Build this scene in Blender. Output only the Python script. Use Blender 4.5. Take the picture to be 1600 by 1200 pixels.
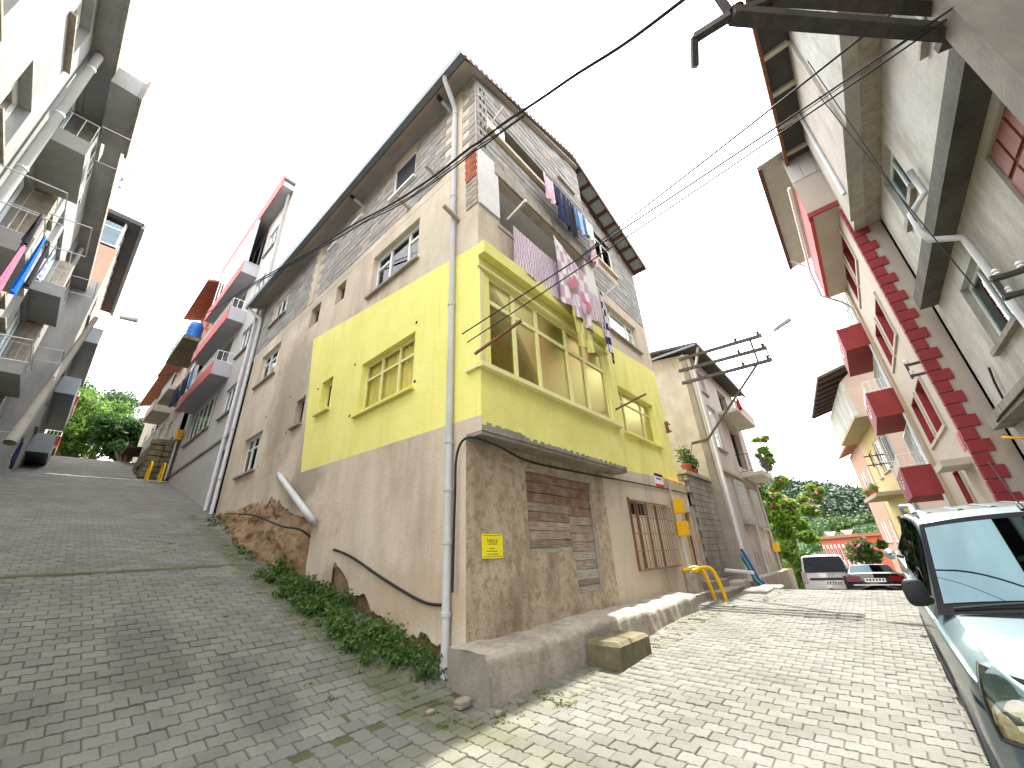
import bpy, math, random
import numpy as np
from mathutils import noise as mnoise
from mathutils import Vector, Matrix
random.seed(7); RNG = np.random.default_rng(7)
S = bpy.context.scene
for o in list(bpy.data.objects): bpy.data.objects.remove(o)
COL = S.collection
# ------------------------------------------------------------------ camera
# world axes: X runs up the right-hand street along the corner house, Y up the left-hand road, Z up
FPX = 608.0
CAM = Vector((-3.796, -4.117, 1.33))
zen = Vector((-72.0, -1340.0, FPX)).normalized()           # zenith in camera axes (x right, y down, z forward)
fh = (Vector((0, 0, 1)) - zen * zen.z).normalized()
rt = fh.cross(zen)
if rt.x < 0: rt = -rt
AZ = math.radians(39.9)
def w_from(r, f, u):                                        # (right, forward, up) -> world
    return Vector((r * math.sin(AZ) + f * math.cos(AZ), -r * math.cos(AZ) + f * math.sin(AZ), u))
cx_ = w_from(rt.x, fh.x, zen.x); cy_ = w_from(rt.y, fh.y, zen.y); cz_ = w_from(rt.z, fh.z, zen.z)
cd = bpy.data.cameras.new('camera'); cam = bpy.data.objects.new('camera', cd); COL.objects.link(cam)
mw = Matrix((( cx_.x, -cy_.x, -cz_.x, CAM.x), (cx_.y, -cy_.y, -cz_.y, CAM.y), (cx_.z, -cy_.z, -cz_.z, CAM.z), (0, 0, 0, 1)))
cam.matrix_world = mw
cd.sensor_fit = 'HORIZONTAL'; cd.sensor_width = 36.0; cd.lens = 36.0 * FPX / 1600.0
cd.clip_start = 0.05; cd.clip_end = 3000
S.camera = cam
S.render.resolution_x, S.render.resolution_y = 1024, 768
def ray(px, py): return cx_ * (px - 800) + cy_ * (py - 600) + cz_ * FPX
def atX(x, px, py):
    d = ray(px, py); return CAM + d * ((x - CAM.x) / d.x)
def atY(y, px, py):
    d = ray(px, py); return CAM + d * ((y - CAM.y) / d.y)
def atZ(z, px, py):
    d = ray(px, py); return CAM + d * ((z - CAM.z) / d.z)
# ------------------------------------------------------------------ light
SUN_EL, SUN_AZ = math.radians(60), math.radians(3.0)
sd = Vector((math.cos(SUN_EL) * math.cos(SUN_AZ), math.cos(SUN_EL) * math.sin(SUN_AZ), math.sin(SUN_EL)))
sl = bpy.data.lights.new('sun', 'SUN'); sl.energy = 4.2; sl.angle = math.radians(0.6); sl.color = (1.0, 0.95, 0.86)
so = bpy.data.objects.new('sun', sl); COL.objects.link(so); so.location = (0, 0, 40)
so.rotation_euler = sd.to_track_quat('Z', 'Y').to_euler()
W = bpy.data.worlds.new('World'); S.world = W; W.use_nodes = True
nt = W.node_tree; nt.nodes.clear()
def wn(t, **k):
    n = nt.nodes.new(t)
    for a, b in k.items(): setattr(n, a, b)
    return n
sky = wn('ShaderNodeTexSky', sky_type='NISHITA'); sky.sun_disc = False; sky.sun_elevation = SUN_EL
sky.sun_rotation = math.radians(90) - SUN_AZ; sky.air_density = 1.3; sky.dust_density = 2.5
tc = wn('ShaderNodeTexCoord'); mp = wn('ShaderNodeMapping'); mp.inputs['Scale'].default_value = (1.2, 1.2, 2.6)
nz = wn('ShaderNodeTexNoise'); nz.inputs['Scale'].default_value = 1.7; nz.inputs['Detail'].default_value = 7; nz.inputs['Roughness'].default_value = .62
rp = wn('ShaderNodeValToRGB'); rp.color_ramp.elements[0].position = .30; rp.color_ramp.elements[1].position = .46
rp.color_ramp.elements[0].color = (.25, .25, .25, 1); rp.color_ramp.elements[1].color = (1, 1, 1, 1)
nz2 = wn('ShaderNodeTexNoise'); nz2.inputs['Scale'].default_value = 3.1; nz2.inputs['Detail'].default_value = 5
cr = wn('ShaderNodeValToRGB'); cr.color_ramp.elements[0].color = (7.6, 7.8, 8.1, 1); cr.color_ramp.elements[1].color = (11.5, 11.5, 11.5, 1)
cr.color_ramp.elements[0].position = .35; cr.color_ramp.elements[1].position = .6
mx = wn('ShaderNodeMix', data_type='RGBA')
bg = wn('ShaderNodeBackground'); bg.inputs['Strength'].default_value = 0.15
out = wn('ShaderNodeOutputWorld')
L = nt.links.new
L(tc.outputs['Generated'], mp.inputs['Vector']); L(mp.outputs[0], nz.inputs['Vector']); L(mp.outputs[0], nz2.inputs['Vector'])
L(nz.outputs['Fac'], rp.inputs['Fac']); L(nz2.outputs['Fac'], cr.inputs['Fac'])
L(rp.outputs['Color'], mx.inputs[0]); L(sky.outputs['Color'], mx.inputs[6]); L(cr.outputs['Color'], mx.inputs[7])
L(mx.outputs[2], bg.inputs['Color']); L(bg.outputs[0], out.inputs['Surface'])
S.view_settings.view_transform = 'Standard'; S.view_settings.look = 'None'
S.view_settings.exposure = 1.85; S.view_settings.gamma = 1.0; S.view_settings.use_curve_mapping = False
S.render.engine = 'CYCLES'
S.cycles.max_bounces = 6; S.cycles.transparent_max_bounces = 12

# ------------------------------------------------------------------ materials
MATS = {}
def mat(name, col, rough=.85, var=.14, scale=1.6, bump=.25, bscale=45, col2=None, stain=None, stain_amt=.6, stain_scale=1.0,
        metal=0.0, spec=.3, island=0.0, yellow=None, coat=0.0, grime=None, mott=None, grain=None, patches=()):
    """procedural surface: broad blotches, fine grain, vertical stains, per-piece variation, relief"""
    if name in MATS: return MATS[name]
    m = bpy.data.materials.new(name); m.use_nodes = True; t = m.node_tree; n = t.nodes; l = t.links.new
    b = n['Principled BSDF']; b.inputs['Roughness'].default_value = rough; b.inputs['Metallic'].default_value = metal
    b.inputs['Specular IOR Level'].default_value = spec; b.inputs['Coat Weight'].default_value = coat
    geo = n.new('ShaderNodeNewGeometry')
    pos = geo.outputs['Position']
    def noise(sc, det=4, vec=None, rg=.6):
        k = n.new('ShaderNodeTexNoise'); k.inputs['Scale'].default_value = sc; k.inputs['Detail'].default_value = det; k.inputs['Roughness'].default_value = rg
        l(vec or pos, k.inputs['Vector']); return k.outputs['Fac']
    def ramp(fac, a, c):
        r = n.new('ShaderNodeMapRange'); r.inputs[1].default_value = a; r.inputs[2].default_value = c; l(fac, r.inputs[0]); return r.outputs[0]
    def mixc(fac, A, B, bt='MIX'):
        x = n.new('ShaderNodeMix'); x.data_type = 'RGBA'; x.blend_type = bt
        if isinstance(fac, float): x.inputs[0].default_value = fac
        else: l(fac, x.inputs[0])
        for i, v in ((6, A), (7, B)):
            if isinstance(v, tuple): x.inputs[i].default_value = (*v[:3], 1)
            else: l(v, x.inputs[i])
        return x.outputs[2]
    c2 = col2 or tuple(min(1, c * (1 + var)) for c in col); c1 = tuple(c * (1 - var) for c in col) if not col2 else col
    c = mixc(ramp(noise(scale, 5), .32, .68), c1, c2)
    fine = noise(bscale, 3)
    c = mixc(ramp(fine, .25, .75), mixc(1.0, c, (.86,) * 3, 'MULTIPLY'), c) if var > 0 else c
    if stain:
        mpn = n.new('ShaderNodeMapping'); mpn.inputs['Scale'].default_value = (1.3 * stain_scale, 1.3 * stain_scale, .33 * stain_scale); l(pos, mpn.inputs[0])
        s = ramp(noise(1.0, 7, mpn.outputs[0], .68), .50, .72)
        mu = n.new('ShaderNodeMath'); mu.operation = 'MULTIPLY'; mu.inputs[1].default_value = stain_amt; l(s, mu.inputs[0])
        c = mixc(mu.outputs[0], c, stain)
    if mott:        # (scale, amount, colour): sharp-edged mottling at arm's length
        ms, ma, mc = mott; s = ramp(noise(ms, 9, None, .75), .49, .60)
        mu2 = n.new('ShaderNodeMath'); mu2.operation = 'MULTIPLY'; mu2.inputs[1].default_value = ma; l(s, mu2.inputs[0]); c = mixc(mu2.outputs[0], c, mc)
    for (pc_, pr_, pcol, pamt) in patches:      # single stains: centre, radii, colour, strength
        vs = n.new('ShaderNodeVectorMath'); vs.operation = 'SUBTRACT'; vs.inputs[1].default_value = pc_; l(pos, vs.inputs[0])
        vm = n.new('ShaderNodeVectorMath'); vm.operation = 'DIVIDE'; vm.inputs[1].default_value = pr_; l(vs.outputs[0], vm.inputs[0])
        vl = n.new('ShaderNodeVectorMath'); vl.operation = 'LENGTH'; l(vm.outputs[0], vl.inputs[0])
        nn = noise(1.6, 6, None, .65); ad_ = n.new('ShaderNodeMath'); ad_.operation = 'MULTIPLY_ADD'; ad_.inputs[1].default_value = 1.5; l(nn, ad_.inputs[0]); l(vl.outputs['Value'], ad_.inputs[2])
        f_ = n.new('ShaderNodeMapRange'); f_.inputs[1].default_value = 1.35; f_.inputs[2].default_value = 1.85; f_.inputs[3].default_value = pamt; f_.inputs[4].default_value = 0; l(ad_.outputs[0], f_.inputs[0])
        c = mixc(f_.outputs[0], c, pcol)
    if grain:
        mpr = n.new('ShaderNodeMapping'); mpr.inputs['Scale'].default_value = (3, 20, 75); l(pos, mpr.inputs[0])
        s = ramp(noise(1.0, 5, mpr.outputs[0], .65), .46, .64); mu3 = n.new('ShaderNodeMath'); mu3.operation = 'MULTIPLY'; mu3.inputs[1].default_value = .7; l(s, mu3.inputs[0]); c = mixc(mu3.outputs[0], c, grain)
    if grime:
        mpg = n.new('ShaderNodeMapping'); mpg.inputs['Scale'].default_value = (9, 9, .5); l(pos, mpg.inputs[0])
        s = ramp(noise(1.0, 4, mpg.outputs[0], .6), .56, .75)
        mu = n.new('ShaderNodeMath'); mu.operation = 'MULTIPLY'; mu.inputs[1].default_value = .45; l(s, mu.inputs[0])
        c = mixc(mu.outputs[0], c, grime)
    if yellow:      # a painted band between two lines: (axis 0/1, z lower at 0, slope, z upper at 0, slope, u end, end slope)
        ax, zl, zls, zu, zus, ue, ues = yellow
        sp = n.new('ShaderNodeSeparateXYZ'); l(pos, sp.inputs[0])
        def mth(op, A, B):
            k = n.new('ShaderNodeMath'); k.operation = op
            for i, v in enumerate((A, B)):
                if isinstance(v, (int, float)): k.inputs[i].default_value = v
                else: l(v, k.inputs[i])
            return k.outputs[0]
        u = sp.outputs[ax]; z = sp.outputs[2]
        lo = mth('GREATER_THAN', z, mth('ADD', mth('MULTIPLY', u, zls), zl))
        hi = mth('LESS_THAN', z, mth('ADD', mth('MULTIPLY', u, zus), zu))
        en = mth('LESS_THAN', u, mth('ADD', mth('MULTIPLY', z, ues), ue))
        f = mth('MULTIPLY', mth('MULTIPLY', lo, hi), en)
        yc = mixc(ramp(noise(1.1, 6), .35, .7), (.74, .685, .20), (.81, .755, .25))
        if stain:
            yc = mixc(mu.outputs[0], yc, (.52, .46, .11))
        c = mixc(f, c, yc)
    if island > 0:
        oi = n.new('ShaderNodeObjectInfo')
        ad = n.new('ShaderNodeMath'); ad.operation = 'ADD'; l(oi.outputs['Random'], ad.inputs[0]); l(geo.outputs['Random Per Island'], ad.inputs[1])
        fr = n.new('ShaderNodeMath'); fr.operation = 'FRACT'; l(ad.outputs[0], fr.inputs[0])
        r = n.new('ShaderNodeMapRange'); r.inputs[3].default_value = 1 - island; r.inputs[4].default_value = 1 + island; l(fr.outputs[0], r.inputs[0])
        hs = n.new('ShaderNodeHueSaturation'); l(r.outputs[0], hs.inputs['Value']); l(c, hs.inputs['Color']); c = hs.outputs[0]
    l(c, b.inputs['Base Color'])
    if bump:
        bp = n.new('ShaderNodeBump'); bp.inputs['Strength'].default_value = bump; bp.inputs['Distance'].default_value = .02
        bn = noise(bscale * .55, 6, None, .7); l(bn, bp.inputs['Height']); l(bp.outputs[0], b.inputs['Normal'])
    MATS[name] = m; return m
def glass(name, tint=(.85, .93, .95), base=.35, refl=(1, 1, 1), rough=.02):
    """window glass: see-through, with a sky reflection that grows at grazing angles"""
    m = bpy.data.materials.new(name); m.use_nodes = True; t = m.node_tree; t.nodes.clear(); n = t.nodes; l = t.links.new
    o = n.new('ShaderNodeOutputMaterial'); tr = n.new('ShaderNodeBsdfTransparent'); tr.inputs[0].default_value = (*tint, 1)
    g = n.new('ShaderNodeBsdfGlossy'); g.inputs['Roughness'].default_value = rough; g.inputs[0].default_value = (*refl, 1)
    lw = n.new('ShaderNodeLayerWeight'); lw.inputs[0].default_value = base; mxs = n.new('ShaderNodeMixShader')
    l(lw.outputs['Fresnel'], mxs.inputs[0]); l(tr.outputs[0], mxs.inputs[1]); l(g.outputs[0], mxs.inputs[2]); l(mxs.outputs[0], o.inputs[0])
    MATS[name] = m; return m
def leafmat(name, c1, c2, trans=.35):
    m = bpy.data.materials.new(name); m.use_nodes = True; t = m.node_tree; n = t.nodes; l = t.links.new
    b = n['Principled BSDF']; b.inputs['Roughness'].default_value = .6; b.inputs['Specular IOR Level'].default_value = .25
    geo = n.new('ShaderNodeNewGeometry'); r = n.new('ShaderNodeValToRGB'); r.color_ramp.elements[0].color = (*c1, 1); r.color_ramp.elements[1].color = (*c2, 1)
    nz = n.new('ShaderNodeTexNoise'); nz.inputs['Scale'].default_value = .9; l(geo.outputs['Position'], nz.inputs['Vector'])
    ad = n.new('ShaderNodeMath'); ad.operation = 'MULTIPLY_ADD'; ad.inputs[1].default_value = .6; l(geo.outputs['Random Per Island'], ad.inputs[0])
    mm = n.new('ShaderNodeMath'); mm.operation = 'MULTIPLY_ADD'; mm.inputs[1].default_value = 1.4; mm.inputs[2].default_value = -.5; l(nz.outputs['Fac'], mm.inputs[0]); l(mm.outputs[0], ad.inputs[2])
    l(ad.outputs[0], r.inputs['Fac']); l(r.outputs[0], b.inputs['Base Color'])
    tl = n.new('ShaderNodeBsdfTranslucent'); l(r.outputs[0], tl.inputs[0]); mxs = n.new('ShaderNodeMixShader'); mxs.inputs[0].default_value = trans
    l(b.outputs[0], mxs.inputs[1]); l(tl.outputs[0], mxs.inputs[2]); l(mxs.outputs[0], n['Material Output'].inputs[0])
    MATS[name] = m; return m
BEIGE = (.47, .40, .32)
mat('plaster_left', (.57, .475, .365), col2=(.68, .59, .475), stain=(.31, .24, .175), stain_amt=.8, stain_scale=.62, scale=.9, bump=.5, bscale=30, mott=(1.1, .32, (.40, .32, .24)), grime=(.40, .325, .245), patches=(((0, 7.6, 6.2), (9, 1.5, 2.6), (.29, .235, .185), .65), ((0, 5.4, 3.2), (9, .9, .6), (.30, .25, .20), .8), ((0, 6.6, 9.2), (9, 3.0, .7), (.38, .315, .25), .6), ((0, 1.2, .9), (9, 1.6, .5), (.42, .32, .21), .6)),
    yellow=(1, 3.30, .035, 6.60, .145, 5.15, .19))
mat('plaster_right', (.53, .445, .34), col2=(.64, .555, .445), stain=(.22, .16, .11), stain_amt=.7, stain_scale=1.0, scale=1.1, bump=.6, bscale=26, mott=(2.2, .3, (.33, .26, .18)), yellow=(0, 3.02, .035, 6.50, .07, 99., 0.))
mat('render_rough', (.42, .33, .22), col2=(.58, .48, .345), stain=(.17, .115, .07), stain_amt=.75, stain_scale=1.3, scale=2.2, bump=1.6, bscale=42, mott=(6.5, .65, (.19, .135, .085)))
mat('yellow_paint', (.78, .725, .225), var=.09, scale=1.3, bump=.25, bscale=30, stain=(.60, .54, .15), stain_amt=.5, stain_scale=1.0)
mat('yellow_frame', (.78, .73, .34), rough=.5, var=.05, bump=.05)
mat('yellow_soffit', (.55, .48, .1), var=.1)
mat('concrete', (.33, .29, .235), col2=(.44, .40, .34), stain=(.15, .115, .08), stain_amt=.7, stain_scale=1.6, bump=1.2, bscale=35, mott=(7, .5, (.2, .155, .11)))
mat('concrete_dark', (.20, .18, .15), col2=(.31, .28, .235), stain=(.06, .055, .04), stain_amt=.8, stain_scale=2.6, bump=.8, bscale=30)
mat('block', (.30, .285, .265), var=.14, scale=5, bump=.6, bscale=60, island=.2)
mat('block_pink', (.37, .30, .255), var=.14, scale=5, bump=.6, bscale=60, island=.2)
mat('mortar', (.25, .235, .215), var=.12, bump=.5)
mat('red_brick', (.36, .10, .055), var=.2, scale=6, bump=.5, island=.22)
mat('white_plaster', (.68, .67, .64), var=.08, bump=.6, bscale=20)
mat('white_wall', (.72, .72, .71), var=.04, bump=.1)
mat('white_pvc', (.80, .80, .79), rough=.4, var=.03, bump=.0)
mat('grey_metal', (.42, .44, .45), rough=.45, var=.1, metal=.5, bump=.05)
mat('pvc_pipe', (.50, .51, .52), rough=.5, var=.07, bump=.03, stain=(.30, .27, .23), stain_amt=.4, stain_scale=3)
mat('gutter', (.16, .185, .195), rough=.4, var=.1, metal=.3, bump=.03)
mat('roof_sheet', (.45, .43, .41), rough=.55, var=.1, metal=.2, bump=.05)
mat('sheet_under', (.38, .42, .41), rough=.6, var=.1)
mat('eave_wood', (.11, .045, .04), rough=.75, var=.25, scale=6)
mat('soffit', (.42, .36, .30), var=.12, bump=.2)
mat('dark_void', (.015, .014, .014), var=0, bump=0)
mat('dark_wood', (.06, .028, .018), var=.3, scale=8)
mat('plank', (.27, .20, .145), col2=(.40, .345, .29), scale=4, bump=.8, bscale=24, island=.22, grain=(.12, .07, .045))
mat('plank_pale', (.46, .43, .37), var=.14, scale=6, bump=.8, bscale=24, island=.15, grain=(.2, .165, .13))
mat('plank_red', (.20, .10, .06), col2=(.33, .255, .20), scale=5, bump=.8, bscale=24, island=.2, grain=(.12, .05, .03))
mat('rust', (.20, .085, .045), var=.3, scale=12, bump=.4)
mat('rust_bar', (.24, .15, .11), var=.25, scale=14, bump=.3)
mat('door_red', (.20, .055, .028), rough=.55, var=.25, scale=4)
mat('gas_yellow', (.78, .44, .008), rough=.45, var=.05, bump=.02)
mat('black', (.012, .012, .013), rough=.6, var=.1, bump=0)
mat('cable', (.018, .018, .02), rough=.7, var=.1, bump=0)
mat('cream_shutter', (.62, .52, .38), var=.08, scale=6, bump=.2)
mat('orange_room', (.80, .62, .27), var=.22, scale=2.2)
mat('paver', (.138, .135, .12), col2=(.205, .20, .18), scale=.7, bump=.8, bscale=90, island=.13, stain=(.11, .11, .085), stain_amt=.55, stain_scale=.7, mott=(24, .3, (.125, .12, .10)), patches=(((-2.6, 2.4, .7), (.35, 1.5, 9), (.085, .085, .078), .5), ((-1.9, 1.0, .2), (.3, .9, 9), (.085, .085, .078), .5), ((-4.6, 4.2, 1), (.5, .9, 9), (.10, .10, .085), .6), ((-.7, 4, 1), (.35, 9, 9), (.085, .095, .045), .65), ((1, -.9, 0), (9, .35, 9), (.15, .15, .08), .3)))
mat('joint', (.05, .05, .024), col2=(.11, .11, .04), scale=2.5, bump=.8, bscale=50)
mat('earth', (.20, .125, .065), col2=(.34, .225, .125), scale=2.6, bump=1.4, bscale=14, stain=(.09, .06, .035), stain_amt=.7, stain_scale=2.5)
mat('soil', (.12, .11, .075), var=.25, bump=.8)
mat('stone', (.27, .23, .18), var=.25, scale=4, bump=1.0, bscale=20, stain=(.10, .085, .055), stain_amt=.7, stain_scale=3)
mat('mossy_stone', (.15, .13, .075), var=.3, scale=4, bump=1.2, bscale=18, stain=(.045, .04, .02), stain_amt=.8, stain_scale=3)
mat('pole_concrete', (.26, .24, .205), var=.12, scale=3, bump=.4, stain=(.15, .13, .11), stain_amt=.5, stain_scale=2)
mat('steel_dark', (.075, .065, .062), rough=.6, var=.25, scale=7, metal=.3, bump=.15)
mat('lamp_grey', (.42, .42, .42), rough=.4, var=.05, bump=0)
mat('grey_stucco', (.36, .345, .30), col2=(.50, .49, .455), stain=(.15, .145, .115), stain_amt=.9, stain_scale=.75, scale=1.0, bump=.6, bscale=24, mott=(1.7, .45, (.30, .28, .23)), grime=(.27, .255, .21))
mat('grey_light', (.24, .24, .235), col2=(.32, .32, .312), stain=(.12, .12, .11), stain_amt=.55, stain_scale=.6, scale=.9, bump=.35, bscale=24)
mat('pink_wall', (.42, .36, .305), var=.05, scale=.8, bump=.2, stain=(.35, .29, .24), stain_amt=.4)
mat('pink_front', (.46, .41, .345), var=.06, scale=.8, bump=.2, stain=(.37, .32, .26), stain_amt=.4)
mat('tan_wall', (.38, .30, .205), var=.06, bump=.2)
mat('red_paint', (.25, .03, .035), rough=.7, var=.12, bump=.2, stain=(.15, .022, .025), stain_amt=.5, stain_scale=1.5)
mat('red_trim', (.50, .065, .06), rough=.6, var=.08, bump=.1)
mat('house_pinkgrey', (.46, .43, .41), var=.06, scale=.9, bump=.25, stain=(.37, .335, .31), stain_amt=.4)
mat('house_white', (.40, .40, .425), var=.04, bump=.15)
mat('old_cream', (.46, .42, .35), col2=(.56, .52, .44), stain=(.25, .215, .16), stain_amt=.8, stain_scale=.8, bump=.5)
mat('old_brick', (.38, .14, .085), var=.25, scale=5, bump=.6)
mat('old_grey', (.37, .335, .29), col2=(.47, .43, .38), stain=(.23, .20, .165), stain_amt=.7, stain_scale=.8, bump=.5)
mat('wall_yellow', (.46, .36, .17), var=.08, bump=.3, stain=(.44, .34, .16), stain_amt=.5)
mat('wall_salmon', (.42, .25, .185), var=.05, bump=.2)
mat('wall_brown', (.42, .32, .26), var=.06, bump=.2)
mat('coral', (.45, .10, .06), var=.05, bump=.1)
mat('roof_dark', (.06, .055, .055), rough=.7, var=.2)
mat('roof_tile', (.30, .12, .07), rough=.8, var=.2, scale=4)
mat('bark', (.11, .08, .055), var=.25, scale=8, bump=1.0)
mat('blue_plastic', (.01, .14, .50), rough=.4, var=.05, bump=0)
mat('terracotta', (.30, .09, .045), var=.1)
mat('hose_blue', (.01, .10, .30), rough=.4, var=.05, bump=0)
mat('hose_teal', (.01, .16, .20), rough=.4, var=.05, bump=0)
mat('hill_ground', (.022, .04, .012), var=.3, scale=.2, bump=.3, bscale=2)
mat('poster', (.85, .72, .02), rough=.5, var=.03, bump=0)
mat('ink', (.03, .03, .03), var=0, bump=0)
mat('sign_red', (.55, .02, .05), var=0, bump=0)
mat('sign_dark', (.02, .02, .05), var=0, bump=0)
mat('curtain', (.72, .72, .70), var=.08, scale=5, bump=.1)
mat('curtain_dim', (.50, .51, .50), var=.1, scale=5, bump=.1)
mat('screen', (.03, .03, .04), rough=.7, var=.05, bump=0)
mat('tyre', (.018, .018, .019), rough=.8, var=.15, bump=.2)
mat('rim', (.45, .46, .47), rough=.35, metal=.7, var=.05, bump=0)
mat('trim_black', (.028, .029, .031), rough=.55, var=.1, bump=.05)
mat('trim_matt', (.016, .017, .019), rough=.95, var=.1, bump=0, spec=0.0)
mat('flare_grey', (.085, .09, .10), rough=.55, var=.08, bump=.05)
glass('glass', base=.22); glass('glass_blue', (.75, .88, .93), .35, (.8, .95, 1)); glass('bay_glass', (.98, .94, .68), .15, (.56, .52, .22), .28); glass('pane_yellow', (.98, .94, .68), .08, (.34, .32, .14)); glass('lamp_glass', (.9, .88, .75), .35)
def paint(name, col, rough=.25, metal=.0):
    m = mat(name, col, rough=rough, var=.02, scale=.6, bump=0, metal=metal, spec=.4, coat=.55); m.node_tree.nodes['Principled BSDF'].inputs['Coat Roughness'].default_value = .06; return m
paint('paint_teal', (.07, .118, .13), .38, .3); paint('paint_white', (.72, .72, .71)); paint('paint_black', (.02, .02, .025)); paint('paint_silver', (.52, .54, .54), .3, .4)
mat('lamp_house', (.50, .46, .33), rough=.25, var=.2, scale=22, metal=.35, bump=.3, bscale=40)
mat('mould_slab', (.055, .052, .045), col2=(.15, .14, .115), scale=1.5, bump=.8, bscale=24, mott=(3, .6, (.03, .03, .026)))
def carglass(name, col, fac, gc=(.07, .105, .115)):
    m = bpy.data.materials.new(name); m.use_nodes = True; t = m.node_tree; n = t.nodes; l = t.links.new
    b = n['Principled BSDF']; b.inputs['Base Color'].default_value = (*col, 1); b.inputs['Roughness'].default_value = .06; b.inputs['Specular IOR Level'].default_value = .05
    g = n.new('ShaderNodeBsdfGlossy'); g.inputs[0].default_value = (*gc, 1); g.inputs['Roughness'].default_value = .015
    lw = n.new('ShaderNodeLayerWeight'); lw.inputs[0].default_value = fac; mxs = n.new('ShaderNodeMixShader')
    l(lw.outputs['Fresnel'], mxs.inputs[0]); l(b.outputs[0], mxs.inputs[1]); l(g.outputs[0], mxs.inputs[2]); l(mxs.outputs[0], n['Material Output'].inputs[0]); MATS[name] = m
carglass('windscreen', (.05, .085, .095), .5); carglass('dark_glass', (.006, .008, .012), .3, (.06, .07, .085))
mat('tail_red', (.16, .005, .006), rough=.15, var=.05, bump=0, coat=.6)
leafmat('weed_leaf', (.03, .075, .014), (.12, .21, .045)); leafmat('tree_leaf', (.03, .08, .012), (.14, .25, .035), .45)
leafmat('dark_leaf', (.012, .04, .012), (.05, .11, .025)); leafmat('bush_leaf', (.06, .15, .015), (.22, .36, .05), .4)
leafmat('hill_leaf', (.018, .05, .014), (.075, .15, .03), .3); leafmat('hill_dark', (.008, .026, .012), (.025, .06, .022), .2)
leafmat('flower_pink', (.50, .09, .16), (.70, .30, .34), .3); leafmat('moss', (.05, .07, .012), (.14, .17, .03), .2)
def clothmat(name, col, col2=None, pattern=None, scale=8.0):
    if name in MATS: return MATS[name]
    m = bpy.data.materials.new(name); m.use_nodes = True; t = m.node_tree; n = t.nodes; l = t.links.new
    b = n['Principled BSDF']; b.inputs['Roughness'].default_value = .9; b.inputs['Specular IOR Level'].default_value = .1
    geo = n.new('ShaderNodeNewGeometry')
    if pattern == 'check': k = n.new('ShaderNodeTexChecker'); k.inputs['Scale'].default_value = scale; fac = k.outputs['Fac']
    elif pattern == 'wave': k = n.new('ShaderNodeTexWave'); k.inputs['Scale'].default_value = scale; k.inputs['Distortion'].default_value = 9; k.inputs['Detail'].default_value = 3; fac = k.outputs['Fac']
    elif pattern == 'stripe': k = n.new('ShaderNodeTexWave'); k.bands_direction = 'Z'; k.inputs['Scale'].default_value = scale; fac = k.outputs['Fac']
    else: k = n.new('ShaderNodeTexNoise'); k.inputs['Scale'].default_value = scale; fac = k.outputs['Fac']
    tcn = n.new('ShaderNodeTexCoord'); l(tcn.outputs['Object'], k.inputs['Vector'])
    mxn = n.new('ShaderNodeMix'); mxn.data_type = 'RGBA'; l(fac, mxn.inputs[0]); mxn.inputs[6].default_value = (*col, 1); mxn.inputs[7].default_value = (*(col2 or tuple(c * .8 for c in col)), 1)
    l(mxn.outputs[2], b.inputs['Base Color'])
    bp = n.new('ShaderNodeBump'); bp.inputs['Strength'].default_value = .5; bp.inputs['Distance'].default_value = .02; nz3 = n.new('ShaderNodeTexNoise'); nz3.inputs['Scale'].default_value = 30
    l(geo.outputs['Position'], nz3.inputs['Vector']); l(nz3.outputs['Fac'], bp.inputs['Height']); l(bp.outputs[0], b.inputs['Normal'])
    MATS[name] = m; return m

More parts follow.
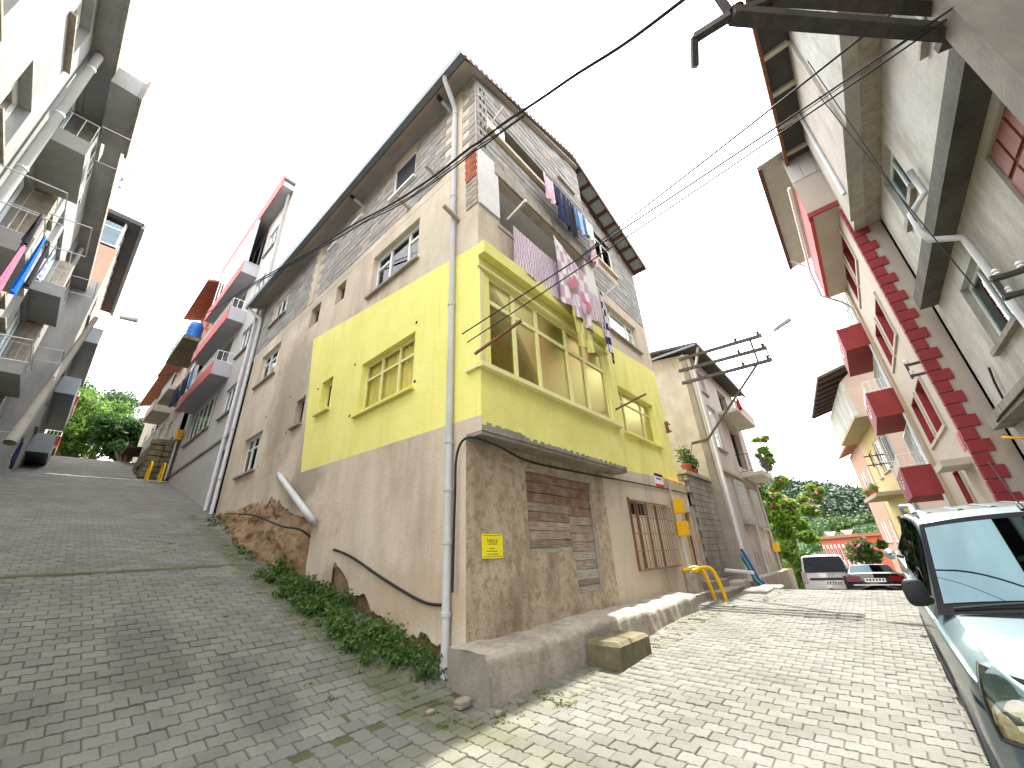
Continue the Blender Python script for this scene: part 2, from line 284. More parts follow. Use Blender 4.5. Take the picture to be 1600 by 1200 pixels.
# ------------------------------------------------------------------ mesh helpers
ORG = {}
class MB:
    def __init__(s): s.v = []; s.f = []; s.sm = False
    def add(s, vs, fs):
        k = len(s.v); s.v += [tuple(p) for p in vs]; s.f += [tuple(i + k for i in f) for f in fs]; return s
    def hexa(s, p):      # 8 points: bottom ring 0-3, top ring 4-7
        return s.add(p, [(0, 3, 2, 1), (4, 5, 6, 7), (0, 1, 5, 4), (1, 2, 6, 5), (2, 3, 7, 6), (3, 0, 4, 7)])
    def box(s, x0, x1, y0, y1, z0, z1):
        return s.hexa([(x0, y0, z0), (x1, y0, z0), (x1, y1, z0), (x0, y1, z0), (x0, y0, z1), (x1, y0, z1), (x1, y1, z1), (x0, y1, z1)])
    def fbox(s, F, u0, u1, d0, d1, z0, z1):
        q = [(u0, d0), (u1, d0), (u1, d1), (u0, d1)]
        return s.hexa([F.P(u, d, z0) for u, d in q] + [F.P(u, d, z1) for u, d in q])
    def bar(s, p, q, w, h=None):           # square bar between two points
        p, q = Vector(p), Vector(q); h = h or w; t = (q - p).normalized()
        a = t.cross(Vector((0, 0, 1))); a = a.normalized() if a.length > .01 else Vector((1, 0, 0)); b = t.cross(a)
        c = [(-1, -1), (1, -1), (1, 1), (-1, 1)]
        return s.hexa([p + a * (i * w / 2) + b * (j * h / 2) for i, j in c] + [q + a * (i * w / 2) + b * (j * h / 2) for i, j in c])
    def tube(s, pts, r, n=8, r2=None, cap=True):
        pts = [Vector(p) for p in pts]; m = len(pts); k0 = len(s.v); prev = None
        for i, p in enumerate(pts):
            t = (pts[min(i + 1, m - 1)] - pts[max(i - 1, 0)]).normalized()
            a = prev - t * prev.dot(t) if prev is not None else t.cross(Vector((0, 0, 1)))
            if a.length < .01: a = t.cross(Vector((1, 0, 0)))
            a.normalize(); prev = a; b = t.cross(a); rr = r if r2 is None else r + (r2 - r) * i / (m - 1)
            for j in range(n):
                an = 2 * math.pi * j / n; s.v.append(tuple(p + a * (rr * math.cos(an)) + b * (rr * math.sin(an))))
        for i in range(m - 1):
            for j in range(n): s.f.append((k0 + i * n + j, k0 + i * n + (j + 1) % n, k0 + (i + 1) * n + (j + 1) % n, k0 + (i + 1) * n + j))
        if cap: s.f.append(tuple(k0 + j for j in range(n))); s.f.append(tuple(k0 + (m - 1) * n + j for j in range(n))[::-1])
        return s
    def lathe(s, c, prof, n=16, axis='z'):
        k0 = len(s.v); c = Vector(c)
        for r, h in prof:
            for j in range(n):
                an = 2 * math.pi * j / n; x, y = r * math.cos(an), r * math.sin(an)
                s.v.append(tuple(c + (Vector((x, y, h)) if axis == 'z' else Vector((x, h, y)) if axis == 'y' else Vector((h, x, y)))))
        for i in range(len(prof) - 1):
            for j in range(n): s.f.append((k0 + i * n + j, k0 + i * n + (j + 1) % n, k0 + (i + 1) * n + (j + 1) % n, k0 + (i + 1) * n + j))
        s.f.append(tuple(k0 + j for j in range(n))); s.f.append(tuple(k0 + (len(prof) - 1) * n + j for j in range(n)))
        return s
    def grid(s, fn, nu, nv):
        k0 = len(s.v)
        for i in range(nu + 1):
            for j in range(nv + 1): s.v.append(tuple(fn(i / nu, j / nv)))
        for i in range(nu):
            for j in range(nv): s.f.append((k0 + i * (nv + 1) + j, k0 + (i + 1) * (nv + 1) + j, k0 + (i + 1) * (nv + 1) + j + 1, k0 + i * (nv + 1) + j + 1))
        return s
    def build(s, name, m, parent=None, smooth=False, kind=None):
        me = bpy.data.meshes.new(name); o = Vector(ORG[parent.name]) if parent is not None else Vector((0, 0, 0))
        me.from_pydata([(p[0] - o.x, p[1] - o.y, p[2] - o.z) for p in s.v], [], s.f); me.update()
        if smooth: me.polygons.foreach_set('use_smooth', [True] * len(me.polygons))
        return obj(name, me, m, parent, kind=kind)
def obj(name, me, m, parent=None, loc=None, kind=None):
    ob = bpy.data.objects.new(name, me); COL.objects.link(ob)
    if m is not None and len(me.materials) == 0: me.materials.append(MATS[m] if isinstance(m, str) else m)
    if parent is not None: ob.parent = parent
    if loc is not None: ob.location = loc
    if kind: ob['kind'] = kind
    ORG[ob.name] = Vector(ORG[parent.name]) if parent is not None else Vector((0, 0, 0))
    return ob
def thing(name, label, cat, loc=(0, 0, 0), group=None):
    o = bpy.data.objects.new(name, None); COL.objects.link(o); o.location = loc; o.empty_display_size = .2; ORG[o.name] = Vector(loc)
    return tag(o, label, cat, group)
def tag(o, label, cat, group=None):
    o['label'] = label; o['category'] = cat
    if group: o['group'] = group
    return o
def rebase(ob, loc):        # give a lone mesh an origin of its own
    loc = Vector(loc); me = ob.data; me.transform(Matrix.Translation(-loc)); ob.location = loc; ORG[ob.name] = loc; return ob
def single(mb, name, m, label, cat, loc=None, smooth=False, group=None):
    o = mb.build(name, m, None, smooth); tag(o, label, cat, group)
    return rebase(o, loc if loc else mb.v[0])
class Face:                 # a facade plane: u along it, d outwards, z up
    def __init__(s, O, U, N): s.O, s.U, s.N = Vector((*O, 0)), Vector((*U, 0)), Vector((*N, 0))
    def P(s, u, d, z): p = s.O + s.U * u + s.N * d; return Vector((p.x, p.y, z))
def FX(x, sgn): return Face((x, 0), (0, 1), (sgn, 0))       # u = world y
def FY(y, sgn): return Face((0, y), (1, 0), (0, sgn))       # u = world x
def wall(F, u0, u1, z0, z1, holes=(), t=.22, top=None, cuts=()):
    """a wall slab with openings: front, back, reveals and rims"""
    us = sorted({u0, u1, *cuts, *[h[0] for h in holes], *[h[1] for h in holes]}); us = [u for u in us if u0 <= u <= u1]
    zs = sorted({z0, z1, *[h[2] for h in holes], *[h[3] for h in holes]}); zs = [z for z in zs if z0 <= z <= z1]
    mb = MB(); T = (lambda u, z: top(u) if (top and z >= z1 - 1e-6) else z)
    solid = lambda i, j: 0 <= i < len(us) - 1 and 0 <= j < len(zs) - 1 and not any(h[0] - 1e-6 <= us[i] and us[i + 1] <= h[1] + 1e-6 and h[2] - 1e-6 <= zs[j] and zs[j + 1] <= h[3] + 1e-6 for h in holes)
    for i in range(len(us) - 1):
        for j in range(len(zs) - 1):
            if not solid(i, j): continue
            a, b, c, d = us[i], us[i + 1], zs[j], zs[j + 1]
            q = lambda e: [F.P(a, e, T(a, c)), F.P(b, e, T(b, c)), F.P(b, e, T(b, d)), F.P(a, e, T(a, d))]
            f, k = q(0), q(-t)
            mb.add(f, [(0, 1, 2, 3)]); mb.add(k, [(3, 2, 1, 0)])
            for (di, dj, A, B) in ((-1, 0, 0, 3), (1, 0, 1, 2), (0, -1, 0, 1), (0, 1, 3, 2)):
                if not solid(i + di, j + dj): mb.add([f[A], f[B], k[B], k[A]], [(0, 1, 2, 3)])
    return mb
def window(parent, F, u0, u1, z0, z1, cols=(.5,), trans=None, rec=.13, fm='white_pvc', gl='glass', sill=.06, curt='curtain', fw=.055, panes=True, sillm='concrete', name='window', curt_d=.16, twide=None):
    if u0 > u1: u0, u1 = u1, u0
    f = MB(); D0, D1 = -rec - .05, -rec
    f.fbox(F, u0, u0 + fw, D0, D1, z0, z1).fbox(F, u1 - fw, u1, D0, D1, z0, z1).fbox(F, u0 + fw, u1 - fw, D0, D1, z0, z0 + fw).fbox(F, u0 + fw, u1 - fw, D0, D1, z1 - fw, z1)
    ed = [u0 + fw * .5] + [u0 + (u1 - u0) * c for c in cols] + [u1 - fw * .5]
    for e in ed[1:-1]: f.fbox(F, e - fw * .5, e + fw * .5, D0 + .004, D1 + .006, z0 + fw, z1 - fw)
    zt = z0 + (z1 - z0) * trans if trans else None
    for k in range(len(ed) - 1):
        has = zt and (twide is None or k in twide)
        if has: f.fbox(F, ed[k] + fw * .5, ed[k + 1] - fw * .5, D0 + .002, D1 + .003, zt - fw * .45, zt + fw * .45)
    w = f.build(name, fm, parent)
    if panes:
        for k in range(len(ed) - 1):
            has = zt and (twide is None or k in twide)
            spans = [(z0 + fw * .6, zt), (zt, z1 - fw * .6)] if has else [(z0 + fw * .6, z1 - fw * .6)]
            for a, b in spans: MB().fbox(F, ed[k], ed[k + 1], D0 + .02, D0 + .026, a, b).build('pane', gl, w)
    if sill: MB().fbox(F, u0 - .08, u1 + .08, -rec, .09, z0 - sill, z0 - .002).build('sill', sillm, w)
    if curt:
        n = max(6, int((u1 - u0) / .12)) ; mb = MB(); dd = -rec - .095
        mb.grid(lambda a, b: F.P(u0 + (u1 - u0) * a, dd + .025 * math.sin(a * (u1 - u0) * 42), z0 - .05 + (z1 - z0 + .3) * b), n * 4, 1).build('curtain', curt, w, smooth=True)
    return w
def npmesh(name, verts, quads, m, parent=None, kind=None, smooth=False):
    me = bpy.data.meshes.new(name); nv, nq = len(verts), len(quads)
    o = np.array(ORG[parent.name]) if parent is not None else np.zeros(3)
    me.vertices.add(nv); me.vertices.foreach_set('co', (np.asarray(verts) - o).astype(np.float32).ravel())
    k = quads.shape[1]; me.loops.add(nq * k); me.loops.foreach_set('vertex_index', quads.astype(np.int32).ravel())
    me.polygons.add(nq); me.polygons.foreach_set('loop_start', np.arange(0, nq * k, k, dtype=np.int32))
    if smooth: me.polygons.foreach_set('use_smooth', np.ones(nq, bool))
    me.update(calc_edges=True); me.validate()
    return obj(name, me, m, parent, kind=kind)
def leaves(n, blobs, size, shell=.45, flat=0.0, seed=1):
    """n bent leaf quads spread through ellipsoids; returns verts, quads"""
    r = np.random.default_rng(seed); B = np.array([[*c, *e] for c, e in blobs], float); vol = (B[:, 3] * B[:, 4] * B[:, 5]) ** .75
    k = r.choice(len(B), n, p=vol / vol.sum()); d = r.normal(size=(n, 3)); d /= np.linalg.norm(d, axis=1)[:, None]
    rad = r.random(n) ** shell; rad = rad * (1 + .22 * r.normal(size=n))
    c = B[k, :3] + d * rad[:, None] * B[k, 3:]
    nn = d * .6 + r.normal(size=(n, 3)) * .8; nn[:, 2] += .5 + flat; nn /= np.linalg.norm(nn, axis=1)[:, None]
    t = np.cross(nn, r.normal(size=(n, 3))); t /= np.linalg.norm(t, axis=1)[:, None]; b = np.cross(nn, t)
    s = size * (.55 + .9 * r.random(n))[:, None]
    v = np.stack([c - t * s, c + b * s * .45 - nn * s * .12, c + t * s, c - b * s * .45 - nn * s * .12], 1).reshape(-1, 3)
    return v, np.arange(n * 4).reshape(-1, 4)
def text_mb(txt, size, place, depth=.002):
    cu = bpy.data.curves.new('lettering', 'FONT'); cu.body = txt; cu.size = size; cu.align_x = 'CENTER'; cu.align_y = 'CENTER'; cu.resolution_u = 3
    ob = bpy.data.objects.new('lettering', cu); me = bpy.data.meshes.new_from_object(ob); mb = MB()
    mb.add([place(v.co.x, v.co.y) for v in me.vertices], [tuple(p.vertices) for p in me.polygons]); bpy.data.objects.remove(ob); return mb

# ------------------------------------------------------------------ terrain
def smooth(x, a, b): t = np.clip((x - a) / (b - a), 0, 1); return t * t * (3 - 2 * t)
def ground(x, y):
    x = np.asarray(x, float); y = np.asarray(y, float)
    sp = .35 * np.log1p(np.exp(np.clip(y / .35, -40, 40)))                       # left road climbs, flattening past the crest
    sp = np.where(y > 8, y, sp); sp = np.where(y > 34, 34 + 8 * (1 - np.exp(-(np.maximum(y, 34) - 34) / 8)), sp)
    zl = .262 * sp * (1 - smooth(x, .1, 1.6))
    zl = zl + .262 * 30 * 0
    zr = .02 * np.clip(x, -3, 11.5) + .06 * np.clip(y, -6, 0) * (1 - .85 * smooth(x, 0, 10))
    d = np.maximum(x - 10.5, 0); zr = zr - .27 * (d * d / (d + 2.2)) * (1 - .0 * d)
    zr = np.maximum(zr, -15.5)
    return zl + zr
def gz(x, y): return float(ground(x, y))
# one sheet to the horizon, finer near the camera
def axis_pts(a, b): 
    c = np.concatenate([np.linspace(-900, -70, 10), np.linspace(-60, -14, 12), np.arange(a, b, .5), np.linspace(b + 2, 90, 22), np.linspace(110, 1200, 12)]); return c
gx, gy = axis_pts(-12, 34), axis_pts(-12, 40)
X, Y = np.meshgrid(gx, gy, indexing='ij'); Zg = ground(X, Y) - .012
v = np.stack([X, Y, Zg], -1).reshape(-1, 3); ny = len(gy)
idx = np.arange(len(gx) * ny).reshape(len(gx), ny)
q = np.stack([idx[:-1, :-1], idx[1:, :-1], idx[1:, 1:], idx[:-1, 1:]], -1).reshape(-1, 4)
gobj = npmesh('ground', v, q, 'joint', kind='structure', smooth=True)
# pavers: long edges wave twice per stone, so that courses laid half a stone apart lock together
PL, PW, AMP = .20, .165, .011
def paver_outline(n=6, g=.0035, ins=0.0):
    xs = np.linspace(-PL / 2 + g + ins, PL / 2 - g - ins, n); w = AMP * np.sin(4 * np.pi * xs / PL)
    return np.concatenate([np.stack([xs, PW / 2 - g - ins + w], 1), np.stack([xs[::-1], -PW / 2 + g + ins + w[::-1]], 1)])
po, pi_ = paver_outline(), paver_outline(ins=.006)
def project(P):
    d = P - np.array(CAM); X_ = d @ np.array(cx_); Y_ = d @ np.array(cy_); Z_ = d @ np.array(cz_)
    return 800 + FPX * X_ / np.maximum(Z_, .01), 600 + FPX * Y_ / np.maximum(Z_, .01), Z_
def lay(name, ulo, uhi, vlo, vhi, tow, keep, label_kind):
    """tow(u,v)->(x,y): u along the course, v across courses"""
    rows = np.arange(vlo, vhi, PW); C = []
    for i, vv in enumerate(rows):
        us = np.arange(ulo + (i % 2) * PL / 2, uhi, PL); C.append(np.stack([us, np.full(len(us), vv)], 1))
    C = np.concatenate(C); x, y = tow(C[:, 0], C[:, 1]); m = keep(x, y); C = C[m]; x, y = x[m], y[m]; z = ground(x, y)
    px, py, d = project(np.stack([x, y, z], 1)); dist = np.where((d > .3) & (px > -20) & (px < 1620) & (py < 1215) & (py > 640), d, 1e9)
    occ = (x > -.3) & (y > -.75) & (x < 9); dist[occ & (tow(0, 1)[1] == 0)] = 1e9
    order = np.argsort(dist); near = order[:300]; far = order[300:]
    nu, nv = int((uhi - ulo) / .5) + 1, int((vhi - vlo) / .5) + 1; bed = MB()
    bed.grid(lambda a, b: (lambda p: (float(p[0]), float(p[1]), gz(p[0], p[1]) - .008))(tow(ulo + (uhi - ulo) * a, vlo + (vhi - vlo) * b)), nu, nv)
    e = bed.build(name, 'joint', None, smooth=True, kind='structure')
    # bedding sheet of this road
    n = len(po)
    me = bpy.data.meshes.new('paver'); vs = [(*tow(p[0], p[1]), .0) for p in pi_] + [(*tow(p[0], p[1]), -.007) for p in po] + [(*tow(p[0], p[1]), -.03) for p in po]
    fs = [tuple(range(n))[::-1]] + [(k, (k + 1) % n, n + (k + 1) % n, n + k) for k in range(n)] + [(n + k, n + (k + 1) % n, 2 * n + (k + 1) % n, 2 * n + k) for k in range(n)]
    me.from_pydata(vs, [], fs); me.update(); me.materials.append(MATS['paver'])
    for i in near:
        o = bpy.data.objects.new('paver', me); COL.objects.link(o); o.parent = e
        hx = (gz(x[i] + .1, y[i]) - gz(x[i] - .1, y[i])) / .2; hy = (gz(x[i], y[i] + .1) - gz(x[i], y[i] - .1)) / .2
        nrm = Vector((-hx + random.gauss(0, .012), -hy + random.gauss(0, .012), 1)).normalized()
        o.rotation_mode = 'QUATERNION'; o.rotation_quaternion = Vector((0, 0, 1)).rotation_difference(nrm); o.location = (x[i], y[i], z[i] + random.gauss(.002, .0025))
    if len(far):
        jz = RNG.normal(.002, .0025, len(far)); ta = RNG.normal(0, .012, (len(far), 2))
        parts = []
        for ring, dz in ((pi_, 0.), (po, -.007), (po, -.03)):
            U = C[far, 0][:, None] + ring[None, :, 0]; V_ = C[far, 1][:, None] + ring[None, :, 1]; xx, yy = tow(U, V_)
            zz = ground(xx, yy) + jz[:, None] + dz + ta[:, :1] * ring[None, :, 0] + ta[:, 1:] * ring[None, :, 1]; parts.append(np.stack([xx, yy, zz], -1))
        P = np.concatenate(parts, 1); N = len(far); base = (np.arange(N) * 3 * n)[:, None]
        k = np.arange(n); k2 = (k + 1) % n
        tris = np.stack([np.zeros(n - 2, int), k[2:], k[1:-1]], 1)
        sides = np.concatenate([np.stack([a * n + k, a * n + k2, (a + 1) * n + k2, (a + 1) * n + k], 1) for a in (0, 1)])
        half = n // 2
        tops = np.array([[j, j + 1, n - 2 - j, n - 1 - j] for j in range(half - 1)])[:, ::-1]
        quads = np.concatenate([tops, sides]); Q = (base[:, :, None] + quads[None]).reshape(-1, 4)
        npmesh('paving', P.reshape(-1, 3), Q, 'paver', e, kind='stuff')
    return e
lay('left_road', -6.4, .35, -.02, 36, lambda u, v: (u, v), lambda x, y: (x < .22), '')
lay('right_street', -7.2, -.10, -9, 27, lambda u, v: (v, u), lambda x, y: (y > -7.0), '')
# drain strip across the left road
dm = MB()
dm.grid(lambda a, b: (-6.2 + 5.4 * a, 5.80 + .14 * b, gz(-6.2 + 5.4 * a, 5.80 + .14 * b) + .006), 20, 2).build('drain_strip', 'joint', None, kind='structure')

# ------------------------------------------------------------------ the corner house
EAVE, PEAK, AP, ZEND = -.5, 13.15, 4.15, 9.1           # roof: eave x, ridge height and x, far eave x
ZE = 11.6
def roofz(x): return ZE + (PEAK - ZE) * ((x - EAVE) / (AP - EAVE) if x < AP else (ZEND - x) / (ZEND - AP))
H = thing('corner_house', 'four-storey corner house with a yellow-painted storey, raw block attic and boarded ground floor', 'house', (0, 0, 0))
LF, RF, BF = FX(0, -1), FY(0, -1), FY(-.33, -1)
left_holes = [(1.55, 3.5, 7.42, 8.66), (1.45, 3.42, 4.3, 5.52), (4.84, 5.42, 4.88, 5.74), (6.35, 6.92, 4.9, 5.68), (6.5, 7.15, 8.15, 8.88), (4.95, 5.5, 8.18, 8.84),
              (9.45, 11.25, 7.5, 8.75), (9.3, 10.9, 4.2, 5.45), (9.75, 11.2, 10.1, 11.15), (1.92, 2.9, 10.3, 11.42), (4.55, 5.0, 10.95, 11.3), (6.1, 6.5, 10.95, 11.3)]
# plaster of the left face: the foot is broken away where the bank shows
mb = wall(LF, -.326, 12.5, 3.06, 11.85, left_holes, t=.25, cuts=(0,))
mb.build('wall', 'plaster_left', H)
FOOTN = []
for _i in range(260): FOOTN.append((FOOTN[-1] if FOOTN else 0) * .86 + random.gauss(0, .028))
def foot(u):        # lower edge of the plaster above bank and weeds
    pts = [(0, -.3), (.5, .30), (1.2, .42), (2.0, .62), (2.8, .88), (3.55, 1.45), (3.6, 1.35), (4.3, 1.2), (4.38, 2.45), (5.0, 2.42), (6.0, 2.62), (7.0, 2.86), (8.0, 2.92), (9.0, 3.02), (10.2, 3.04), (11.2, 3.03), (12.5, 3.02)]
    for (a, z0), (b, z1) in zip(pts, pts[1:]):
        if a <= u <= b: return z0 + (z1 - z0) * (u - a) / (b - a) + FOOTN[int(u / .06) % len(FOOTN)] * (1 if u > .4 else 0)
    return 3.0
us = [i * .06 for i in range(int(12.5 / .06) + 1)] + [12.5]; mb = MB()
for a, b in zip(us, us[1:]):
    za, zb = foot(a), foot(b)
    mb.add([LF.P(a, 0, za), LF.P(b, 0, zb), LF.P(b, 0, 3.06), LF.P(a, 0, 3.06)], [(0, 1, 2, 3)])
    mb.add([LF.P(a, 0, za), LF.P(b, 0, zb), LF.P(b, -.10, zb), LF.P(a, -.10, za)], [(0, 1, 2, 3)])
mb.build('wall', 'plaster_left', H)
mb = MB().grid(lambda a, b: LF.P(12.5 * a, -.09 - .05 * math.sin(a * 40) * b - .03 * math.sin(a * 97 + b * 6), -.4 + 3.45 * b), 160, 18)
mb.build('footing', 'earth', H, smooth=True)
# right face, ground floor with boarded opening, barred window and door
gh = [(1.35, 2.62, 1.41, 2.70), (2.62, 3.47, .74, 2.70), (5.15, 7.55, 1.0, 2.52), (8.72, 9.42, .42, 2.42)]
wall(RF, .004, 4.02, -.4, 3.06, gh, t=.22).build('wall', 'render_rough', H)
wall(RF, 4.02, 9.7, -.4, 3.06, gh, t=.22).build('wall', 'plaster_right', H)
rh = [(5.65, 8.05, 4.27, 5.62), (5.84, 7.98, 7.52, 8.5), (5.85, 7.1, 10.25, 11.35)]
wall(RF, 4.61, 8.95, 3.06, 11.2, rh, t=.22, top=lambda u: roofz(u) - .05, cuts=(6, 7, 8)).build('wall', 'plaster_right', H)
wall(FX(9.7, 1), 0, 3, -.4, 3.06, t=.2).build('wall', 'plaster_right', H)
MB().box(4.6, 9.7, 0.05, 3, 3.055, 3.2).build('slab', 'concrete', H)
wall(FX(8.95, 1), .22, 12.5, 3.0, 11.5, t=.22).build('wall', 'plaster_right', H)
wall(FY(12.5, 1), .0, 8.95, 0, 11.3, t=.22, top=lambda u: roofz(u) - .05, cuts=(2, AP, 7)).build('wall', 'plaster_left', H)
# projecting upper storeys: glazed yellow bay, open balcony, attic
BX0, BX1 = 0.004, 4.62
bay_h = [(.12, 4.38, 4.14, 6.02)]
wall(BF, BX0, BX1, 3.06, 6.55, bay_h, t=.16).build('bay_front', 'yellow_paint', H)
wall(BF, BX0, BX1, 6.55, 9.22, [(.62, 4.08, 7.5, 8.86)], t=.18).build('bay_front', 'plaster_right', H)
wall(BF, BX0, BX1, 9.22, 11.3, [(.36, 4.42, 10.22, 10.92), (3.35, 4.05, 11.45, 11.7)], t=.18, top=lambda u: roofz(u) - .05, cuts=(1, 2, 3, AP)).build('bay_front', 'mortar', H)
for a, b, m in ((3.06, 6.55, 'yellow_paint'), (6.55, 11.9, 'plaster_right')): wall(FX(BX1 - .004, 1), -.155, .02, a, b, t=.12).build('bay_side', m, H)
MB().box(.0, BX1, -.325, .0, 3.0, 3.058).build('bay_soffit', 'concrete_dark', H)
for z, m in ((6.3, 'white_wall'), (8.9, 'white_wall'), (10.95, 'concrete'), (9.25, 'concrete')): MB().box(.17, BX1 - .17, -.14, 1.3, z, z + .12).build('slab', m, H)
MB().box(.26, BX1 - .1, -.15, 1.3, 3.1, 3.25).build('slab', 'concrete', H)
wall(FY(1.3, -1), .25, 4.6, 3.2, 6.3, [(1.0, 1.9, 3.3, 5.4), (2.6, 3.4, 4.2, 5.4)], t=.1).build('room_wall', 'orange_room', H)
wall(FY(1.3, -1), .25, 4.6, 6.4, 8.95, [(3.2, 4.2, 6.5, 8.6)], t=.1).build('room_wall', 'white_wall', H)
wall(FY(1.3, -1), .25, 4.6, 9.3, 11.0, t=.1).build('room_wall', 'concrete', H)
wall(FX(4.6, -1), -.1, 1.3, 3.2, 11.0, t=.06).build('room_wall', 'orange_room', H)
# inner curtain strip and bright reflection panel are left to the glass; a door leaf and a frame stand in the glazed room
MB().box(1.05, 1.85, 1.2, 1.24, 3.25, 5.3).build('room_door', 'cream_shutter', H)
MB().box(.3, 2.3, .9, 1.15, 3.9, 4.3).box(.3, 2.3, .95, 1.0, 4.3, 4.75).build('cupboard', 'white_wall', H)
bw = window(H, BF, .12, 4.38, 4.14, 6.02, [(x - .12) / 4.26 for x in (.93, 1.63, 2.70, 3.40)], .70, rec=.04, fm='yellow_frame', gl='bay_glass', sill=0, curt=None, fw=.085)
for u in (1.02, 1.72, 3.49): pass
m2 = MB().fbox(BF, -.06, 4.66, -.02, .10, 4.05, 4.13).fbox(BF, -.05, 4.60, .0, .05, 6.02, 6.07)
m2.build('sill', 'yellow_frame', bw)
MB().fbox(BF, -.02, BX1 + .02, .002, .16, 6.28, 6.545).build('bay_cornice', 'yellow_paint', H)
for k in range(5): MB().fbox(BF, .0 + k * .022, .014 + k * .022, .0, .02, 4.14, 6.02).build('pilaster_rib', 'yellow_frame', H)
for y0, y1, z in ((-.33, -.05, 4.05),): MB().box(-.07, 0, y0, y1, z, z + .08).build('sill', 'yellow_frame', H)
# broken plaster along the bay's lower edge
mb = MB()
for i in range(46):
    u = .0 + i * .1; h = .03 + .05 * abs(math.sin(i * 1.7)) + (.05 if i < 10 else 0)
    mb.fbox(BF, u, u + .1, .003, .012, 3.055, 3.06 + h)
mb.build('broken_edge', 'concrete_dark', H)
# windows
W = lambda *a, **k: window(H, *a, **k)
W(LF, 1.55, 3.5, 7.42, 8.66, (.28, .68), .70, twide=(0, 2), curt='curtain')
W(LF, 1.45, 3.42, 4.3, 5.52, (.34, .67), .68, fm='yellow_frame', gl='pane_yellow', sillm='yellow_paint', curt='curtain')
W(LF, 4.84, 5.42, 4.88, 5.74, (.5,), fm='yellow_frame', gl='pane_yellow', sillm='yellow_paint', rec=.16, curt='curtain_dim')
W(LF, 6.35, 6.92, 4.9, 5.68, (.5,), fm='dark_wood', rec=.16, curt='curtain_dim')
W(LF, 6.5, 7.15, 8.15, 8.88, (.5,), fm='door_red', rec=.16, curt=None, sill=0)
W(LF, 4.95, 5.5, 8.18, 8.84, (.5,), fm='door_red', rec=.16, curt=None, sill=0)
W(LF, 9.45, 11.25, 7.5, 8.75, (.3, .66), .7)
W(LF, 9.3, 10.9, 4.2, 5.45, (.34, .67), .7)
W(LF, 9.75, 11.2, 10.1, 11.15, (.33, .67), None, rec=.08)
W(LF, 1.92, 2.9, 10.3, 11.42, (), None, rec=.03, gl='screen', curt=None, fw=.05, sillm='white_pvc')
for u0, u1 in ((4.55, 5.0), (6.1, 6.5)): W(LF, u0, u1, 10.95, 11.3, (.5,), None, rec=.05, curt=None, sillm='white_pvc')
W(RF, 5.65, 8.05, 4.27, 5.62, (.2, .72), .72, fm='yellow_frame', gl='bay_glass', sillm='yellow_paint', curt=None)
W(RF, 5.84, 7.98, 7.52, 8.5, (.2, .74), .66, twide=(0, 2), gl='glass_blue', curt='curtain_dim')
W(RF, 5.85, 7.1, 10.25, 11.35, (.45,), None, rec=.05, gl='dark_glass', curt=None, sillm='cream_shutter', sill=.09)
W(BF, .36, 1.0, 10.22, 10.92, (), None, rec=.04, curt='curtain', sill=0)
W(BF, 3.35, 4.05, 11.45, 11.7, (.5,), None, rec=.04, curt=None, sillm='soffit')
MB().fbox(BF, .3, 4.5, -.12, .10, 10.12, 10.215).build('sill', 'cream_shutter', H)
MB().fbox(BF, .56, 4.16, -.14, .02, 7.40, 7.495).build('balcony_sill', 'concrete', H)
MB().fbox(BF, .5, 4.62, .002, .06, 8.87, 9.16).build('lintel', 'concrete', H)
MB().fbox(BF, .02, .60, .002, .035, 7.62, 9.2).build('pier_plaster', 'white_plaster', H)
MB().fbox(BF, 4.1, 4.6, .002, .02, 7.5, 9.2).build('pier_plaster', 'white_plaster', H)
MB().lathe((1.55, .3, 8.86), [(.10, .035), (.085, 0), (.04, -.01)], 14).build('ceiling_lamp', 'white_wall', H)
MB().fbox(FY(1.2, -1), 3.2, 4.2, -.02, 0, 6.5, 8.6).build('balcony_door', 'dark_glass', H)
# red bricks showing on the broken left return of the balcony pier
me = None
def piece(parent, name, mesh, loc):
    o = bpy.data.objects.new(name, mesh); COL.objects.link(o); o.parent = parent; o.location = Vector(loc) - Vector(ORG[parent.name]); return o
def boxmesh(name, dx, dy, dz, m, bev=.006):
    me = bpy.data.meshes.new(name); b = bev; x, y, z = dx / 2, dy / 2, dz / 2
    vs = []; 
    for sz in (-1, 1):
        for sx, sy in ((-1, -1), (1, -1), (1, 1), (-1, 1)): vs.append((sx * x, sy * y, sz * (z - b)))
        for sx, sy in ((-1, -1), (1, -1), (1, 1), (-1, 1)): vs.append((sx * (x - b), sy * (y - b), sz * z))
    fs = [(0, 1, 9, 8)[::1], (8, 9, 1, 0)][:0]
    fs = [(7, 6, 5, 4), (12, 13, 14, 15)]
    for k in range(4):
        j = (k + 1) % 4; fs += [(k, j, j + 8, k + 8), (4 + k, 4 + j, j, k), (8 + k, 8 + j, 12 + j, 12 + k)]
    me.from_pydata(vs, [], fs); me.update(); me.materials.append(MATS[m]); return me
rb = boxmesh('brick', .03, .15, .085, 'red_brick'); pb = boxmesh('brick', .03, .15, .115, 'block_pink')
for r in range(9):
    for c in range(2): piece(H, 'brick', rb, (-.008, -.33 + .08 + c * .16 + (.02 if r % 2 else 0), 8.42 + r * .093))
for r in range(6):
    for c in range(2): piece(H, 'brick', pb, (-.008, -.33 + .08 + c * .16 - (.0 if r % 2 else .01), 7.66 + r * .125))
